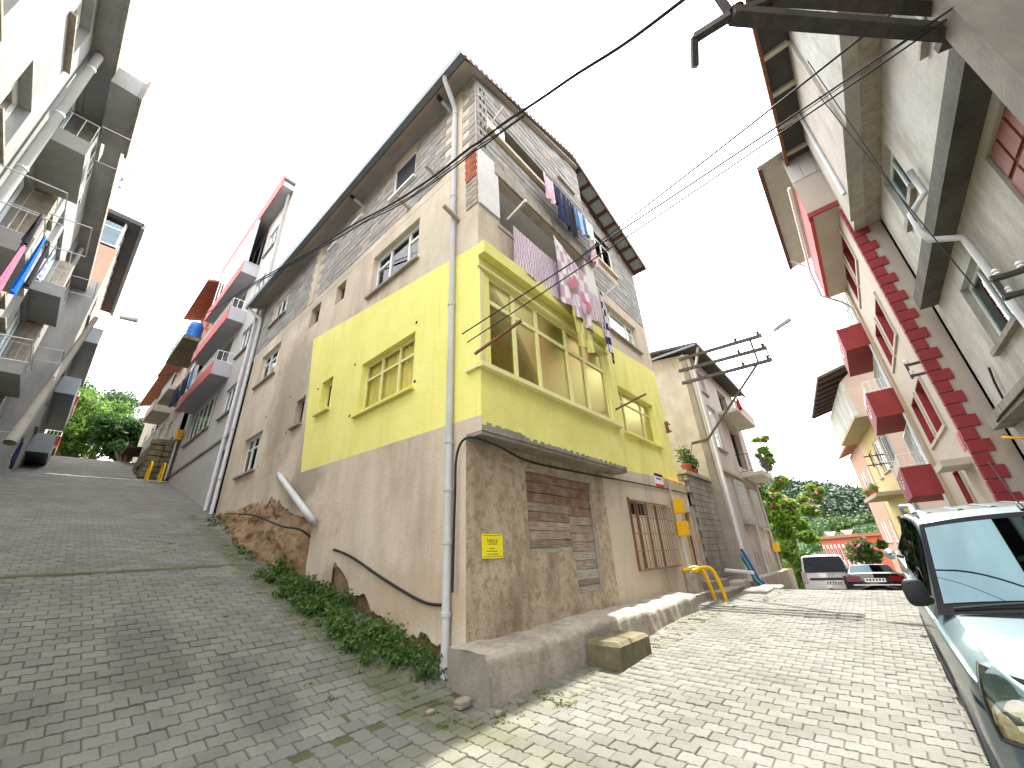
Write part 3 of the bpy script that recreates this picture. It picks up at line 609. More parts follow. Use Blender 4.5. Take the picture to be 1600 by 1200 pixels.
# hollow blocks of the unplastered attic: the largest as parts, the rest joined
BLK = []
def blocks(F, u0, u1, z0, z1, holes, along, top=None, cols=()):
    r = 0; z = z0
    while z < z1 - .02:
        u = u0 - (.2 if r % 2 else 0)
        while u < u1:
            a, b = max(u, u0), min(u + .39, u1); u += .40
            if b - a < .09: continue
            zt = z + .19
            if top and zt > min(top(a), top(b)): continue
            if any(a < h[1] + .02 and b > h[0] - .02 and z < h[3] + .02 and zt > h[2] - .02 for h in holes): 
                segs = []
                for h in holes:
                    if z < h[3] + .02 and zt > h[2] - .02:
                        if a < h[0] - .1 and b > h[0] - .02: segs.append((a, h[0] - .02))
                        if b > h[1] + .1 and a < h[1] + .02: segs.append((h[1] + .02, b))
            else: segs = [(a, b)]
            for a, b in segs:
                if any(a < c[1] and b > c[0] for c in cols): continue
                BLK.append((F, a, b, z + .005, zt - .005, along))
        z += .20; r += 1
blocks(LF, -.30, 12.4, 9.24, 11.7, [h for h in left_holes if h[2] > 9], 'y', cols=((.1, .42), (7.2, 7.5)))
blocks(BF, .02, 4.6, 9.24, 13, [(.36, 4.42, 10.22, 10.92), (3.35, 4.05, 11.45, 11.7), (.3, 4.5, 10.1, 10.24)], 'x', top=lambda u: roofz(u) - .08)
blocks(RF, 4.66, 8.93, 8.9, 13, [(5.85, 7.1, 10.25, 11.35), (5.7, 7.2, 10.1, 10.26)], 'x', top=lambda u: roofz(u) - .08)
BLK.sort(key=lambda b: (b[0].P((b[1] + b[2]) / 2, 0, b[3]) - CAM).length)
bm_cache = {}
rest = MB()
for k, (F, a, b, z0, z1, al) in enumerate(BLK):
    pr = .012 + .004 * math.sin(k * 7.3)
    if k < 300:
        key = (round(b - a, 2), al, k % 7 == 3)
        if key not in bm_cache:
            w = b - a; bm_cache[key] = boxmesh('block', .05 if al == 'y' else w, w if al == 'y' else .05, z1 - z0, 'block_pink' if k % 7 == 3 else 'block')
        p = F.P((a + b) / 2, pr - .025, (z0 + z1) / 2); piece(H, 'block', bm_cache[key], p)
    else: rest.fbox(F, a, b, -.02, pr, z0, z1)
rest.build('block_courses', 'block', H, kind='stuff')
# holes in the block ends on the corner
for r in range(8):
    z = 9.45 + r * .31
    if z < 11.5: MB().fbox(BF, .10, .16, .013, .018, z, z + .12).fbox(BF, .22, .27, .013, .018, z - .01, z + .11).build('block_cavity', 'dark_void', H)
for c0, c1 in ((.1, .42), (7.2, 7.5)): MB().fbox(LF, c0, c1, -.01, .02, 9.2, 11.85).build('concrete_column', 'plaster_left', H)
MB().fbox(LF, -.33, 12.5, .002, .03, 11.68, 11.84).build('ring_beam', 'soffit', H)
mb = MB()
for i in range(80):
    u = i * .155; mb.fbox(LF, u, u + .155, .0, .005, 9.0, 9.24 + random.gauss(0, .035))
mb.build('plaster_edge', 'plaster_left', H)
# roof: two sheets, soffit, purlins, verge strip with its zigzag edge, gutter
Y0, Y1 = -.5, 12.9
def roof_slab(x0, z0, x1, z1, t, y0=Y0, y1=Y1): return MB().hexa([(x0, y0, z0), (x1, y0, z1), (x1, y1, z1), (x0, y1, z0), (x0, y0, z0 + t), (x1, y0, z1 + t), (x1, y1, z1 + t), (x0, y1, z0 + t)])
roof = roof_slab(EAVE, ZE, AP, PEAK, .05).build('roof', 'roof_sheet', H)
roof_slab(AP, PEAK, ZEND, roofz(ZEND), .05).build('roof', 'roof_sheet', H)
for (x0, x1) in ((AP + .45, ZEND - .06),):          # corrugated sheet seen from below over the recess
    n = 120; mb = MB(); mb.grid(lambda a, b: (x0 + (x1 - x0) * a, -.45 + .45 * b, roofz(x0 + (x1 - x0) * a) - .012 + .012 * math.sin(b * 38)), 10, 30)
    mb.build('roof_sheeting', 'sheet_under', roof, smooth=True)
for k in range(9):
    x = AP + .45 + (ZEND - .1 - AP - .45) * k / 8; zz = roofz(x)
    MB().hexa([(x, -.46, zz - .09), (x + .09, -.46, zz - .115), (x + .09, .1, zz - .115), (x, .1, zz - .09), (x, -.46, zz - .03), (x + .09, -.46, zz - .055), (x + .09, .1, zz - .055), (x, .1, zz - .03)]).build('purlin', 'eave_wood', roof)
for (y, w) in ((-.02, .05), (-.49, .04)):
    a, b = AP + .42, ZEND; MB().hexa([(a, y - w, roofz(a) - .14), (b, y - w, roofz(b) - .14), (b, y, roofz(b) - .14), (a, y, roofz(a) - .14), (a, y - w, roofz(a) - .02), (b, y - w, roofz(b) - .02), (b, y, roofz(b) - .02), (a, y, roofz(a) - .02)]).build('fascia', 'eave_wood', roof)
MB().box(ZEND - .06, ZEND, -.49, 12.8, roofz(ZEND) - .12, roofz(ZEND) + .0).build('fascia', 'eave_wood', roof)
for a, b in ((EAVE, AP), (AP, ZEND)):
    MB().hexa([(a, -.53, roofz(a) + .0), (b, -.53, roofz(b) + .0), (b, -.505, roofz(b) + .0), (a, -.505, roofz(a) + .0), (a, -.53, roofz(a) + .085), (b, -.53, roofz(b) + .085), (b, -.505, roofz(b) + .085), (a, -.505, roofz(a) + .085)]).build('verge_strip', 'white_pvc', roof)
    mb = MB(); n = int((b - a) / .17); dk = MB()
    for i in range(n):
        x = a + (b - a) * (i + .5) / n; z = roofz(x); s = .045
        mb.add([(x - s, -.527, z - .045), (x, -.527, z - .09), (x + s, -.527, z - .045), (x, -.527, z - .002)], [(0, 1, 2, 3)])
    mb.build('verge_lozenges', 'white_pvc', roof)
    MB().hexa([(a, -.522, roofz(a) - .11), (b, -.522, roofz(b) - .11), (b, -.507, roofz(b) - .11), (a, -.507, roofz(a) - .11), (a, -.522, roofz(a) - .001), (b, -.522, roofz(b) - .001), (b, -.507, roofz(b) - .001), (a, -.507, roofz(a) - .001)]).build('verge_board', 'eave_wood', roof)
MB().hexa([(EAVE + .04, -.46, ZE - .07), (.0, -.46, 11.84), (.0, 12.8, 11.84), (EAVE + .04, 12.8, ZE - .07), (EAVE + .04, -.46, ZE - .03), (.0, -.46, 11.88), (.0, 12.8, 11.88), (EAVE + .04, 12.8, ZE - .03)]).build('soffit', 'soffit', roof)
MB().hexa([(0, -.46, 11.78), (AP + .4, -.46, roofz(AP + .4) - .09), (AP + .4, -.335, roofz(AP + .4) - .09), (0, -.335, 11.78), (0, -.46, 11.82), (AP + .4, -.46, roofz(AP + .4) - .05), (AP + .4, -.335, roofz(AP + .4) - .05), (0, -.335, 11.82)]).build('soffit', 'soffit', roof)
g = MB()
prof = [(-.0, .0), (.0, -.11), (-.12, -.11), (-.14, .02), (-.15, .02), (-.13, -.125), (.01, -.125), (.01, .0)]
k0 = len(prof); g.add([(EAVE + x, y, ZE + z + .02) for y in (-.53, 12.9) for x, z in prof], [(i, (i + 1) % k0, k0 + (i + 1) % k0, k0 + i) for i in range(k0)])
g.build('gutter', 'gutter', roof)
# downpipes
def downpipe(pts, r, parent, brackets=(), F=None, m='pvc_pipe', name='downpipe'):
    o = MB().tube(pts, r, 12).build(name, m, parent, smooth=True)
    for p in brackets: MB().lathe((p[0], p[1], p[2] - .03), [(r + .004, 0), (r + .012, .005), (r + .012, .055), (r + .004, .06)], 12).build('pipe_collar', m, o)
    return o
downpipe([(-.56, .10, 11.55), (-.54, .12, 11.42), (-.12, .26, 11.10), (-.085, .28, 10.98), (-.085, .28, .16), (-.10, .26, .07), (-.16, .20, .02)], .055, H, [(-.085, .28, z) for z in (10.9, 8.2, 5.5, 3.0, 2.3, 1.6, .75, .2)])
downpipe([(-.56, 12.7, 11.55), (-.5, 12.7, 11.4), (-.12, 12.42, 11.0), (-.09, 12.40, 10.8), (-.09, 12.40, 3.0)], .06, H, [(-.09, 12.4, z) for z in (10.6, 8.4, 6.2, 4.4)])
# raking waste pipe over the bank
dp = [atX(-.12, 440, 748), atX(-.25, 478, 800), atX(-.28, 490, 815), atX(-.05, 497, 822)]
dp.insert(0, atX(.02, 436, 742))
MB().tube(dp, .075, 12).build('waste_pipe', 'pvc_pipe', H, smooth=True)
# vent stubs
for p, q_, cap in (((705, 175), (690, 152), True), ((687, 281), (664, 264), False), ((640, 326), (619, 311), False), ((567, 322), (562, 318), True), ((717, 345), (712, 340), False)):
    a = atX(0, *p); b = a + Vector((-.38, .02, .12)); o = MB().tube([a, b], .045, 10).build('vent_pipe', 'pvc_pipe' if cap else 'soffit', H)
    if cap: MB().tube([b - (b - a) * .25, b + Vector((-.03, 0, .01))], .055, 10).build('vent_cap', 'black', o)
# stubs of scaffold holes beside the windows
mb = MB()
for p in ((651, 504), (648, 596), (555, 570), (546, 650), (497, 608), (489, 648), (519, 591), (513, 637), (476, 618), (454, 620), (472, 660), (447, 676), (416, 652), (403, 729)):
    a = atX(0, *p); mb.lathe((a.x - .004, a.y, a.z), [(.035, 0), (.03, .01)], 8, axis='x')
mb.build('putlog_holes', 'dark_void', H, kind='stuff')
# boarded opening: planks
pk = [boxmesh('plank', 1, .03, 1, m, .006) for m in ('plank', 'plank_red', 'plank_pale')]
def plank(x0, x1, z0, z1, m, tilt=0, y=.05):
    o = piece(H, 'plank', pk[m], ((x0 + x1) / 2, y, (z0 + z1) / 2)); o.scale = (x1 - x0, 1, z1 - z0); o.rotation_euler = (0, tilt, 0)
plank(1.36, 3.46, 2.55, 2.69, 1, .004); plank(1.36, 3.46, 2.37, 2.54, 1, .006)
z = 2.36
for i, (h, m) in enumerate(((.155, 1), (.15, 0), (.15, 1), (.145, 0), (.14, 0), (.13, 0), (.115, 2))): plank(1.36, 2.615, z - h + .006, z, m, random.gauss(.004, .006), .05 + random.random() * .012); z -= h
z = 2.36
for i, (h, m) in enumerate(((.17, 1), (.16, 1), (.16, 0), (.14, 0), (.15, 0), (.16, 0), (.15, 2), (.15, 0), (.17, 2), (.09, 0), (.14, 2))): plank(2.63, 3.44, z - h + .006, z, m, random.gauss(.002, .008), .055 + random.random() * .012); z -= h
mb = MB().fbox(RF, 1.35, 3.47, -.2, -.15, .7, 2.72); mb.build('opening_back', 'dark_void', H)
MB().fbox(RF, 3.44, 3.47, -.06, .012, .74, 2.7).fbox(RF, 1.33, 3.5, .002, .02, 2.70, 2.74).build('opening_frame', 'concrete', H)
# barred window
bw2 = MB().fbox(RF, 5.15, 7.55, -.16, -.14, 1.0, 2.52).build('barred_window', 'cream_shutter', H)
for u in (5.75, 6.35, 6.95): MB().fbox(RF, u, u + .07, -.14, -.11, 1.0, 2.52).build('shutter_post', 'rust', bw2)
for u0, u1 in ((5.2, 5.7), (5.85, 6.3)): MB().fbox(RF, u0, u1, -.139, -.132, 2.2, 2.5).build('pane', 'dark_void', bw2)
for i in range(17):
    u = 5.2 + i * .142; d = .10 + .05 * math.sin(i / 16 * math.pi)
    MB().tube([RF.P(u, d, 1.0), RF.P(u + random.gauss(0, .008), d, 2.42)], .008, 6).build('bar', 'rust_bar', bw2)
for z in (1.02, 1.38, 1.75, 2.1, 2.42): MB().tube([RF.P(5.17, .0, z)] + [RF.P(5.2 + i * .142, .10 + .05 * math.sin(i / 16 * math.pi), z) for i in range(0, 17, 2)] + [RF.P(7.53, 0, z)], .009, 6).build('bar', 'rust_bar', bw2)
for i in range(16): MB().fbox(RF, 5.21 + i * .142, 5.33 + i * .142, .0, .12, .985, 1.0).build('grille_foot', 'rust_bar', bw2)
MB().fbox(RF, 5.08, 5.15, -.02, .03, .98, 2.55).build('window_jamb', 'rust', bw2)
# door
dr = MB().fbox(RF, 8.74, 9.40, -.16, -.12, .42, 2.40).build('door', 'door_red', H)
for z0, z1 in ((.6, 1.3), (1.45, 2.25)): MB().fbox(RF, 8.84, 9.30, -.12, -.105, z0, z1).build('door_panel', 'door_red', dr)
MB().fbox(RF, 9.43, 9.62, .002, .06, .3, 2.6).build('door_jamb', 'concrete', H); MB().fbox(RF, 8.66, 8.71, .002, .05, .3, 2.5).build('door_jamb', 'concrete', H)
# plinth bench along the right face
pts = []
def plinth(a, b):
    x = -.24 + 6.6 * a; y = -.62 - .03 * math.sin(x * 2.1) - .02 * math.sin(x * 5.3); top = .42 - .02 * math.sin(x * 1.7) + .012 * math.sin(x * 9); prof = [(y - .03, -.45), (y - .015, .0), (y, .2), (y + .01, top - .05), (y + .06, top), (y + .3, top + .02), (0.06, top + .03)]
    i = min(int(b * 6), 5); f = b * 6 - i; p = [prof[i][k] + (prof[i + 1][k] - prof[i][k]) * f for k in (0, 1)]
    return (x, p[0] + .012 * math.sin(x * 17 + b * 9), p[1])
mb = MB().grid(plinth, 60, 18); mb.build('plinth', 'concrete', H, smooth=True)
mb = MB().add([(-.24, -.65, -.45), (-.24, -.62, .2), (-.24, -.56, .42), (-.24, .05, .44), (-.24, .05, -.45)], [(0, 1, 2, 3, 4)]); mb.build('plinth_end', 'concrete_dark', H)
mb = MB().add([(6.36, -.65, -.45), (6.36, -.62, .2), (6.36, -.56, .42), (6.36, .05, .44), (6.36, .05, -.45)], [(0, 1, 2, 3, 4)]); mb.build('plinth_end', 'concrete', H)
MB().box(6.37, 8.0, -.38, .0, -.4, .34).build('plinth_return', 'concrete', H)
# gas meter boxes and riser
gr = MB().tube([RF.P(7.85, .06, 3.25), RF.P(7.93, .07, 2.2), RF.P(8.05, .08, .55)], .03, 10).build('gas_riser', 'pvc_pipe', H, smooth=True)
for (u, z, s) in ((8.05, 2.32, .17), (8.03, 1.72, .18)):
    o = MB().fbox(RF, u - s, u + s, .04, .26, z, z + .38).build('gas_meter_box', 'gas_yellow', H)
    MB().fbox(RF, u - s + .03, u + s - .03, .26, .268, z + .03, z + .35).build('box_lid', 'gas_yellow', o); MB().fbox(RF, u + .05, u + .08, .268, .275, z + .17, z + .2).build('lock', 'black', o)
MB().tube([RF.P(7.6, .05, 3.27), RF.P(9.3, .06, 3.27)], .022, 8).build('gas_pipe', 'gas_yellow', H)
MB().fbox(RF, 7.75, 8.1, .02, .3, .3, .82).build('meter_pedestal', 'concrete', H)
# clothes-drying arms on the yellow storey and balcony
for (p, l, m, F) in (((742, 553), .95, 'rust', BF), ((962, 640), .8, 'rust', BF), ((793, 343), .5, 'white_pvc', BF), ((765, 196), .45, 'white_pvc', BF), ((940, 465), .5, 'white_pvc', RF)):
    a = atY(F.O.y, *p); MB().bar(a, a + Vector((.0, -l, .16)), .035).build('drying_arm', m, H)
br = MB()
ib = atY(0, 1040, 668); br.fbox(RF, ib.x - .02, ib.x + .02, 0, .1, ib.z - .2, ib.z + .2).fbox(RF, ib.x - .02, ib.x + .2, .08, .11, ib.z + .1, ib.z + .14).fbox(RF, ib.x - .02, ib.x + .2, .08, .11, ib.z - .14, ib.z - .1)
br.build('insulator_bracket', 'rust', H)

# ------------------------------------------------------------------ generic pieces for the other houses
def railing(parent, F, u0, u1, d, z0, h=.95, n=None, m='white_pvc', r=.012, name='railing', sides=True):
    n = n or max(3, int((u1 - u0) / .14)); mb = MB()
    for z in (z0 + .06, z0 + h): mb.tube([F.P(u0, .0, z), F.P(u0, d, z), F.P(u1, d, z), F.P(u1, 0, z)] if sides else [F.P(u0, d, z), F.P(u1, d, z)], r * 1.4, 6)
    for i in range(n + 1): u = u0 + (u1 - u0) * i / n; mb.tube([F.P(u, d, z0 + .06), F.P(u, d, z0 + h)], r, 5)
    if sides:
        k = max(2, int(d / .16))
        for e in (u0, u1):
            for i in range(1, k): mb.tube([F.P(e, d * i / k, z0 + .06), F.P(e, d * i / k, z0 + h)], r, 5)
    return mb.build(name, m, parent)
def balcony(parent, F, u0, u1, d, z, ph=.0, pm='concrete', slab=.16, rail=.9, m='concrete', rm='white_pvc', opening=True, oh=2.3, om='dark_glass', solid=None):
    b = MB().fbox(F, u0, u1, .002, d, z - slab, z).build('balcony', m, parent)
    if ph: MB().fbox(F, u0, u1, d - .1, d, z + .002, z + ph).fbox(F, u0, u0 + .1, .002, d - .1, z + .002, z + ph).fbox(F, u1 - .1, u1, .002, d - .1, z + .002, z + ph).build('parapet', pm, b)
    if rail > 0: railing(b, F, u0 + .05, u1 - .05, d - .05, z + ph, rail, m=rm)
    return b
def flat_roof_box(parent, pts, z0, z1, m, name='roof', t=.15):
    a = [(*p, z0) for p in pts] + [(*p, z1) for p in pts]; n = len(pts)
    return MB().add(a, [tuple(range(n))[::-1], tuple(range(n, 2 * n))] + [(i, (i + 1) % n, n + (i + 1) % n, n + i) for i in range(n)]).build(name, m, parent)
def cloth(name, label, cat, p, q_, drop, m, wave=.05, taper=0.0, fold=0.0, nfold=5, group=None, hang=(0, 0, -1), split=False, drop2=None, thick=True):
    """a cloth pegged along p-q, hanging in folds; slight thickness"""
    p, q_ = Vector(p), Vector(q_); t = (q_ - p); nrm = t.cross(Vector((0, 0, 1))); nrm = nrm.normalized() if nrm.length > 1e-6 else Vector((1, 0, 0)); sd_ = random.random() * 6; hv = Vector(hang)
    drop2 = drop if drop2 is None else drop2
    def fn(a, b, off=0):
        w = wave * (b * .9 + .1) * math.sin(a * nfold * 6.28 + sd_ + b * 1.5); aa = .5 + (a - .5) * (1 - taper * b); dl = drop + (drop2 - drop) * a
        e = 0 if not split else (.35 * max(0, .12 - abs(a - .5)) / .12 if b > .45 else 0)
        return p + t * aa + hv * (dl * b * (1 - e * .9)) + nrm * (w + off) + Vector((0, 0, -.04 * math.sin(a * math.pi)))
    mb = MB(); mb.grid(lambda a, b: fn(a, b), 24, 14); mb.grid(lambda a, b: fn(a, b, .012), 24, 14)
    return single(mb, name, m, label, cat, tuple(p), smooth=True, group=group)

# ------------------------------------------------------------------ left side of the left road: grey apartment block
XL = -6.0
GL = FX(XL, 1)
A = thing('apartment_block', 'grey rendered apartment block with stacked balconies along the left edge', 'building', (XL, 4, 1.0))
ZF = [1.6, 4.3, 7.0, 9.7]; R1Z, R2Z, YM, YE = 12.35, 14.4, 9.2, 20.9
wins, wins2, bals, bals2 = [], [], [], []
for z in ZF:
    for u0, u1 in ((1.2, 2.5), (3.9, 5.1), (8.1, 9.0)): wins.append((u0, u1, z + .95, z + 2.2))
    bals.append((6.1, 7.7, z + .12, z + 2.4))
for z in ZF + [12.1]:
    for u0, u1 in ((9.9, 10.9), (11.6, 12.5), (15.9, 16.8), (18.0, 19.0)):
        if z < 12 or u0 < 99: wins2.append((u0, u1, z + .9, min(z + 2.15, R2Z - .3)))
    if z < 12: bals2.append((13.0, 15.2, z + .12, z + 2.4))
wall(GL, -1.5, YM, -.5, R1Z, wins + bals, t=.25).build('wall', 'grey_light', A); wall(GL, YM, YE, .5, R2Z, wins2 + bals2, t=.25).build('wall', 'grey_light', A)
for F_, a_, b_, t_ in ((FX(XL - 7, -1), -1.5, YE, R1Z), (FY(-1.5, -1), XL - 7, XL - .25, R1Z), (FY(YE, 1), XL - 7, XL - .25, R2Z), (FY(YM, -1), XL - 7, XL - .26, R2Z)): wall(F_, a_, b_, -.5, t_, t=.2).build('wall', 'grey_light', A)
for z in ZF: MB().box(XL - 6.8, XL - .26, -1.3, YE - .2, z - .12, z).build('slab', 'white_wall', A)
for (u0, u1, z0, z1) in wins + wins2: window(A, GL, u0, u1, z0, z1, (.5,), None, rec=.16, gl='glass', curt='curtain_dim', sillm='concrete')
for (u0, u1, z0, z1) in bals + bals2:      # recessed loggias with a projecting slab, parapet and rail
    b = MB().fbox(GL, u0 - .1, u1 + .1, .002, .66, z0 - .26, z0 - .1).fbox(GL, u0 - .1, u1 + .1, .58, .66, z0 - .1, z0 + .12).build('balcony', 'grey_light', A)
    for e0, e1 in ((u0 - .1, u0 - .02), (u1 + .02, u1 + .1)): MB().fbox(GL, e0, e1, .0, .58, z0 - .1, z0 + .12).build('parapet', 'grey_light', b)
    railing(b, GL, u0 - .04, u1 + .04, .62, z0 + .1, .6, n=4, m='grey_metal', r=.007)
    MB().fbox(GL, u0, u1, -1.25, -1.2, z0, z1).build('back_wall', 'white_wall', b); MB().fbox(GL, u0, u1, -1.2, -.25, z1, z1 + .05).build('loggia_ceiling', 'white_wall', b)
    for e0 in (u0 - .05, u1): MB().fbox(GL, e0, e0 + .05, -1.25, -.25, z0, z1).build('loggia_side', 'white_wall', b)
    window(A, GL, u0 + .05, u1 - .05, z0 + .8, z1 - .05, (.35, .68), None, rec=.1, curt=None, sill=0, gl='glass_blue', name='loggia_glazing')
    MB().fbox(GL, u1 + .12, u1 + .45, .002, .36, z0 - .26, z1 + .1).build('side_fin', 'concrete', b)
for (a_, b_, d_, z_) in ((-1.6, YM - .02, .38, R1Z), (YM - .3, YE + .1, .5, R2Z)):
    MB().fbox(GL, a_, b_, .002, d_, z_ - .2, z_ + .06).build('eave', 'grey_light', A); MB().fbox(GL, a_, b_, d_, d_ + .05, z_ - .25, z_ + .12).build('eave_trim', 'concrete_dark', A)
MB().fbox(GL, 5.9, 8.0, .43, .92, R1Z - .55, R1Z + .0).build('balcony_hood', 'grey_light', A); MB().fbox(GL, 5.85, 8.05, .92, .98, R1Z - .62, R1Z + .1).build('hood_trim', 'concrete_dark', A)
MB().box(XL - 7.3, XL - .02, -1.6, YM, R1Z + .065, R1Z + .2).build('roof', 'roof_dark', A); MB().box(XL - 7.3, XL - .02, YM - .2, YE + .1, R2Z + .065, R2Z + .2).build('roof', 'roof_dark', A)
for u, zt_ in ((5.72, R1Z), (17.3, R2Z)): downpipe([GL.P(u, .14, zt_ - .25), GL.P(u, .14, .262 * u)], .075, A, [tuple(GL.P(u, .14, z)) for z in (11.6, 10.0, 8.4, 6.8, 5.2)])
for k, (u, z) in enumerate(((6.2, 10.7), (6.2, 8.0), (6.2, 5.3), (13.4, 10.7), (13.4, 8.0), (13.4, 5.3))):
    d_ = MB().tube([GL.P(u, .62, z), GL.P(u, 1.2, z + .05), GL.P(u + 1.2, 1.2, z + .05), GL.P(u + 1.2, .62, z)], .012, 6).build('drying_frame', 'grey_metal', A)
MB().tube([GL.P(4.4, .05, 7.35), GL.P(4.4, .95, 7.35), GL.P(5.4, .95, 7.35), GL.P(5.4, .05, 7.35)], .012, 6).build('drying_frame', 'grey_metal', A)
# far block beyond it, salmon with a glazed top floor, set forward
XP = -5.1
PB = FX(XP, 1)
A2 = thing('glazed_top_block', 'salmon block with a glazed roof storey, farther up the left road', 'building', (XP, 24, 6))
ph = [(u, u + 1.3, z + .8, z + 2.1) for z in (7.0, 9.9, 12.8) for u in (22.3, 25.4, 28.6)]
wall(PB, 21, 31.5, 3, 14.9, ph, t=.2).build('wall', 'grey_light', A2); wall(PB, 21, 31.5, 14.9, 17, [h for h in ph if h[2] > 14.9], t=.2).build('wall', 'wall_salmon', A2); wall(FY(21, -1), XP - 6, XP - .2, 3, 14.9, t=.2).build('wall', 'grey_light', A2); wall(FY(21, -1), XP - 6, XP - .2, 14.9, 17, t=.2).build('wall', 'wall_salmon', A2); wall(FY(31.5, 1), XP - 6, XP - .2, 3, 17, t=.2).build('wall', 'wall_salmon', A2); wall(FX(XP - 6, -1), 21, 31.5, 3, 17, t=.2).build('wall', 'wall_salmon', A2)
for h in ph: window(A2, PB, *h, (.5,), None)
for z in (7.0, 9.9, 12.8): MB().fbox(PB, 23.4, 31, .002, .7, z - .12, z + .75).build('balcony', 'gutter', A2)
window(A2, FY(20.95, -1), XP - 3, XP - .1, 17.1, 18.9, (.3, .6), .6, rec=.0, gl='glass_blue', sill=0, curt=None, name='glazing'); window(A2, PB, 21.05, 31.4, 17.1, 18.9, (.12, .25, .37, .5, .62, .75, .87), .6, rec=.05, gl='glass_blue', sill=0, curt=None, name='glazing')
MB().hexa([(XP - 6.2, 20.6, 19), (XP + .5, 20.6, 18.7), (XP + .5, 32, 18.7), (XP - 6.2, 32, 19), (XP - 6.2, 20.6, 19.2), (XP + .5, 20.6, 18.95), (XP + .5, 32, 18.95), (XP - 6.2, 32, 19.2)]).build('roof', 'roof_dark', A2)
MB().fbox(PB, 20.6, 32, .45, .6, 18.6, 18.9).build('gutter', 'gutter', A2)
A3 = thing('red_balcony_house', 'pale house with red balcony fronts at the top of the left road', 'building', (-5.4, 34, 8.5))
F3 = FX(-5.3, 1); h3 = [(u, u + 1.2, z + .8, z + 2.0) for z in (9.4, 12.2) for u in (33, 35.5, 38)]
wall(F3, 32, 40, 5, 15, h3, t=.2).build('wall', 'pink_front', A3); MB().box(-11.5, -5.32, 31.9, 40.2, 15, 15.25).build('roof', 'roof_tile', A3); wall(FY(32, -1), -11, -5.5, 5, 15, t=.2).build('wall', 'pink_front', A3)
for h in h3: window(A3, F3, *h, (.5,), None)
for z in (9.4, 12.2): balcony(A3, F3, 33.4, 36.6, .9, z, ph=.6, pm='red_paint', rail=.35)

# ------------------------------------------------------------------ house with red bands next up the left road
N = thing('red_band_house', 'pale grey apartment house with red balcony bands beyond the corner house', 'house', (.0, 18, 4.0))
NF = FX(-.06, -1); Y2, Y3 = 12.62, 22.4
nh = [(13.4, 15.1, 7.3, 8.6), (16.6, 20.9, 7.4, 9.2), (13.4, 15.1, 10.2, 11.5), (13.4, 15.1, 13.0, 14.3), (13.5, 15.0, 16.0, 17.4), (16.6, 21.4, 10.15, 12.0), (16.6, 21.4, 13.0, 14.8), (15.6, 21.4, 15.8, 18.4), (12.8, 13.5, 3.2, 5.55)]
wall(NF, Y2, Y3, 2, 19.3, nh, t=.25).build('wall', 'house_pinkgrey', N)
wall(FY(Y2, -1), .195, 9, 3, 20.0, t=.22, top=lambda u: 19.4 + .12 * (u if u < 4.5 else 9 - u), cuts=(4.5,)).build('wall', 'house_white', N)
wall(FY(Y3, 1), -.06, 9, 3, 18, t=.22).build('wall', 'house_pinkgrey', N); wall(FX(9, 1), Y2, Y3, 3, 18, t=.22).build('wall', 'house_pinkgrey', N)
for h in nh[:1] + nh[2:5]: window(N, NF, *h, (.33, .67), None, rec=.08)
window(N, NF, *nh[1], (.2, .4, .6, .8), None, rec=.08)
for h in nh[5:7]: window(N, NF, *h, (.25, .5, .75), .7, rec=.9, gl='dark_glass', curt=None, sill=0)
window(N, NF, *nh[7], (.2, .4, .6, .8), None, rec=.08)
MB().fbox(NF, 12.82, 13.48, -.2, -.16, 3.2, 5.5).build('door', 'dark_wood', N)
for z in (9.5, 12.35, 15.1):
    b = MB().fbox(NF, 15.4, 21.6, .002, .68, z - .15, z + .02).fbox(NF, 15.4, 21.6, .58, .68, z + .02, z + .5).fbox(NF, 15.4, 15.5, .002, .58, z + .02, z + .5).build('balcony', 'house_white', N)
    MB().fbox(NF, 15.39, 21.61, .682, .70, z - .16, z + .5).build('band', 'red_trim', b)
    if z < 15: railing(b, NF, 15.45, 21.55, .63, z + .5, .55, n=18)
MB().fbox(NF, 15.4, 21.6, .002, .68, 15.62, 15.68).build('balcony', 'house_white', N)
window(N, Face((-.06, 0), (0, 1), (-1, 0)), 15.5, 21.5, 15.62, 18.5, (.17, .33, .5, .67, .83), None, rec=-.6, curt='curtain', sill=0, name='glazing')
MB().fbox(NF, 12.64, 22.5, .0, .52, 18.8, 19.1).build('eave', 'house_white', N); MB().fbox(NF, 12.55, 22.5, .52, .56, 18.6, 19.5).build('band', 'red_trim', N)
MB().box(-.6, 9.2, 12.64, 22.6, 19.35, 19.42).build('roof', 'roof_sheet', N)
MB().fbox(NF, Y2, 22.2, .0, .05, 6.05, 6.15).build('string_course', 'concrete_dark', N)
downpipe([NF.P(12.95, .1, 18.7), NF.P(12.95, .1, 3.4)], .06, N, [tuple(NF.P(12.95, .1, z)) for z in (15, 12, 9, 6)])
gb = NF.P(22.0, .18, 8.0); o = MB().box(gb.x - .12, gb.x + .12, gb.y - .2, gb.y + .2, 7.95, 8.5).build('gas_meter_box', 'gas_yellow', N)
MB().tube([(gb.x, gb.y, 7.95), (gb.x, gb.y, 5.9)], .04, 8).build('gas_riser', 'pvc_pipe', N)
MB().tube([(.4, 12.9, 19.3), (.4, 12.9, 21.0)], .015, 5).tube([(.1, 12.9, 20.7), (.7, 12.9, 20.8)], .01, 5).tube([(.2, 12.9, 20.4), (.6, 12.9, 20.45)], .01, 5).build('aerial', 'steel_dark', N)
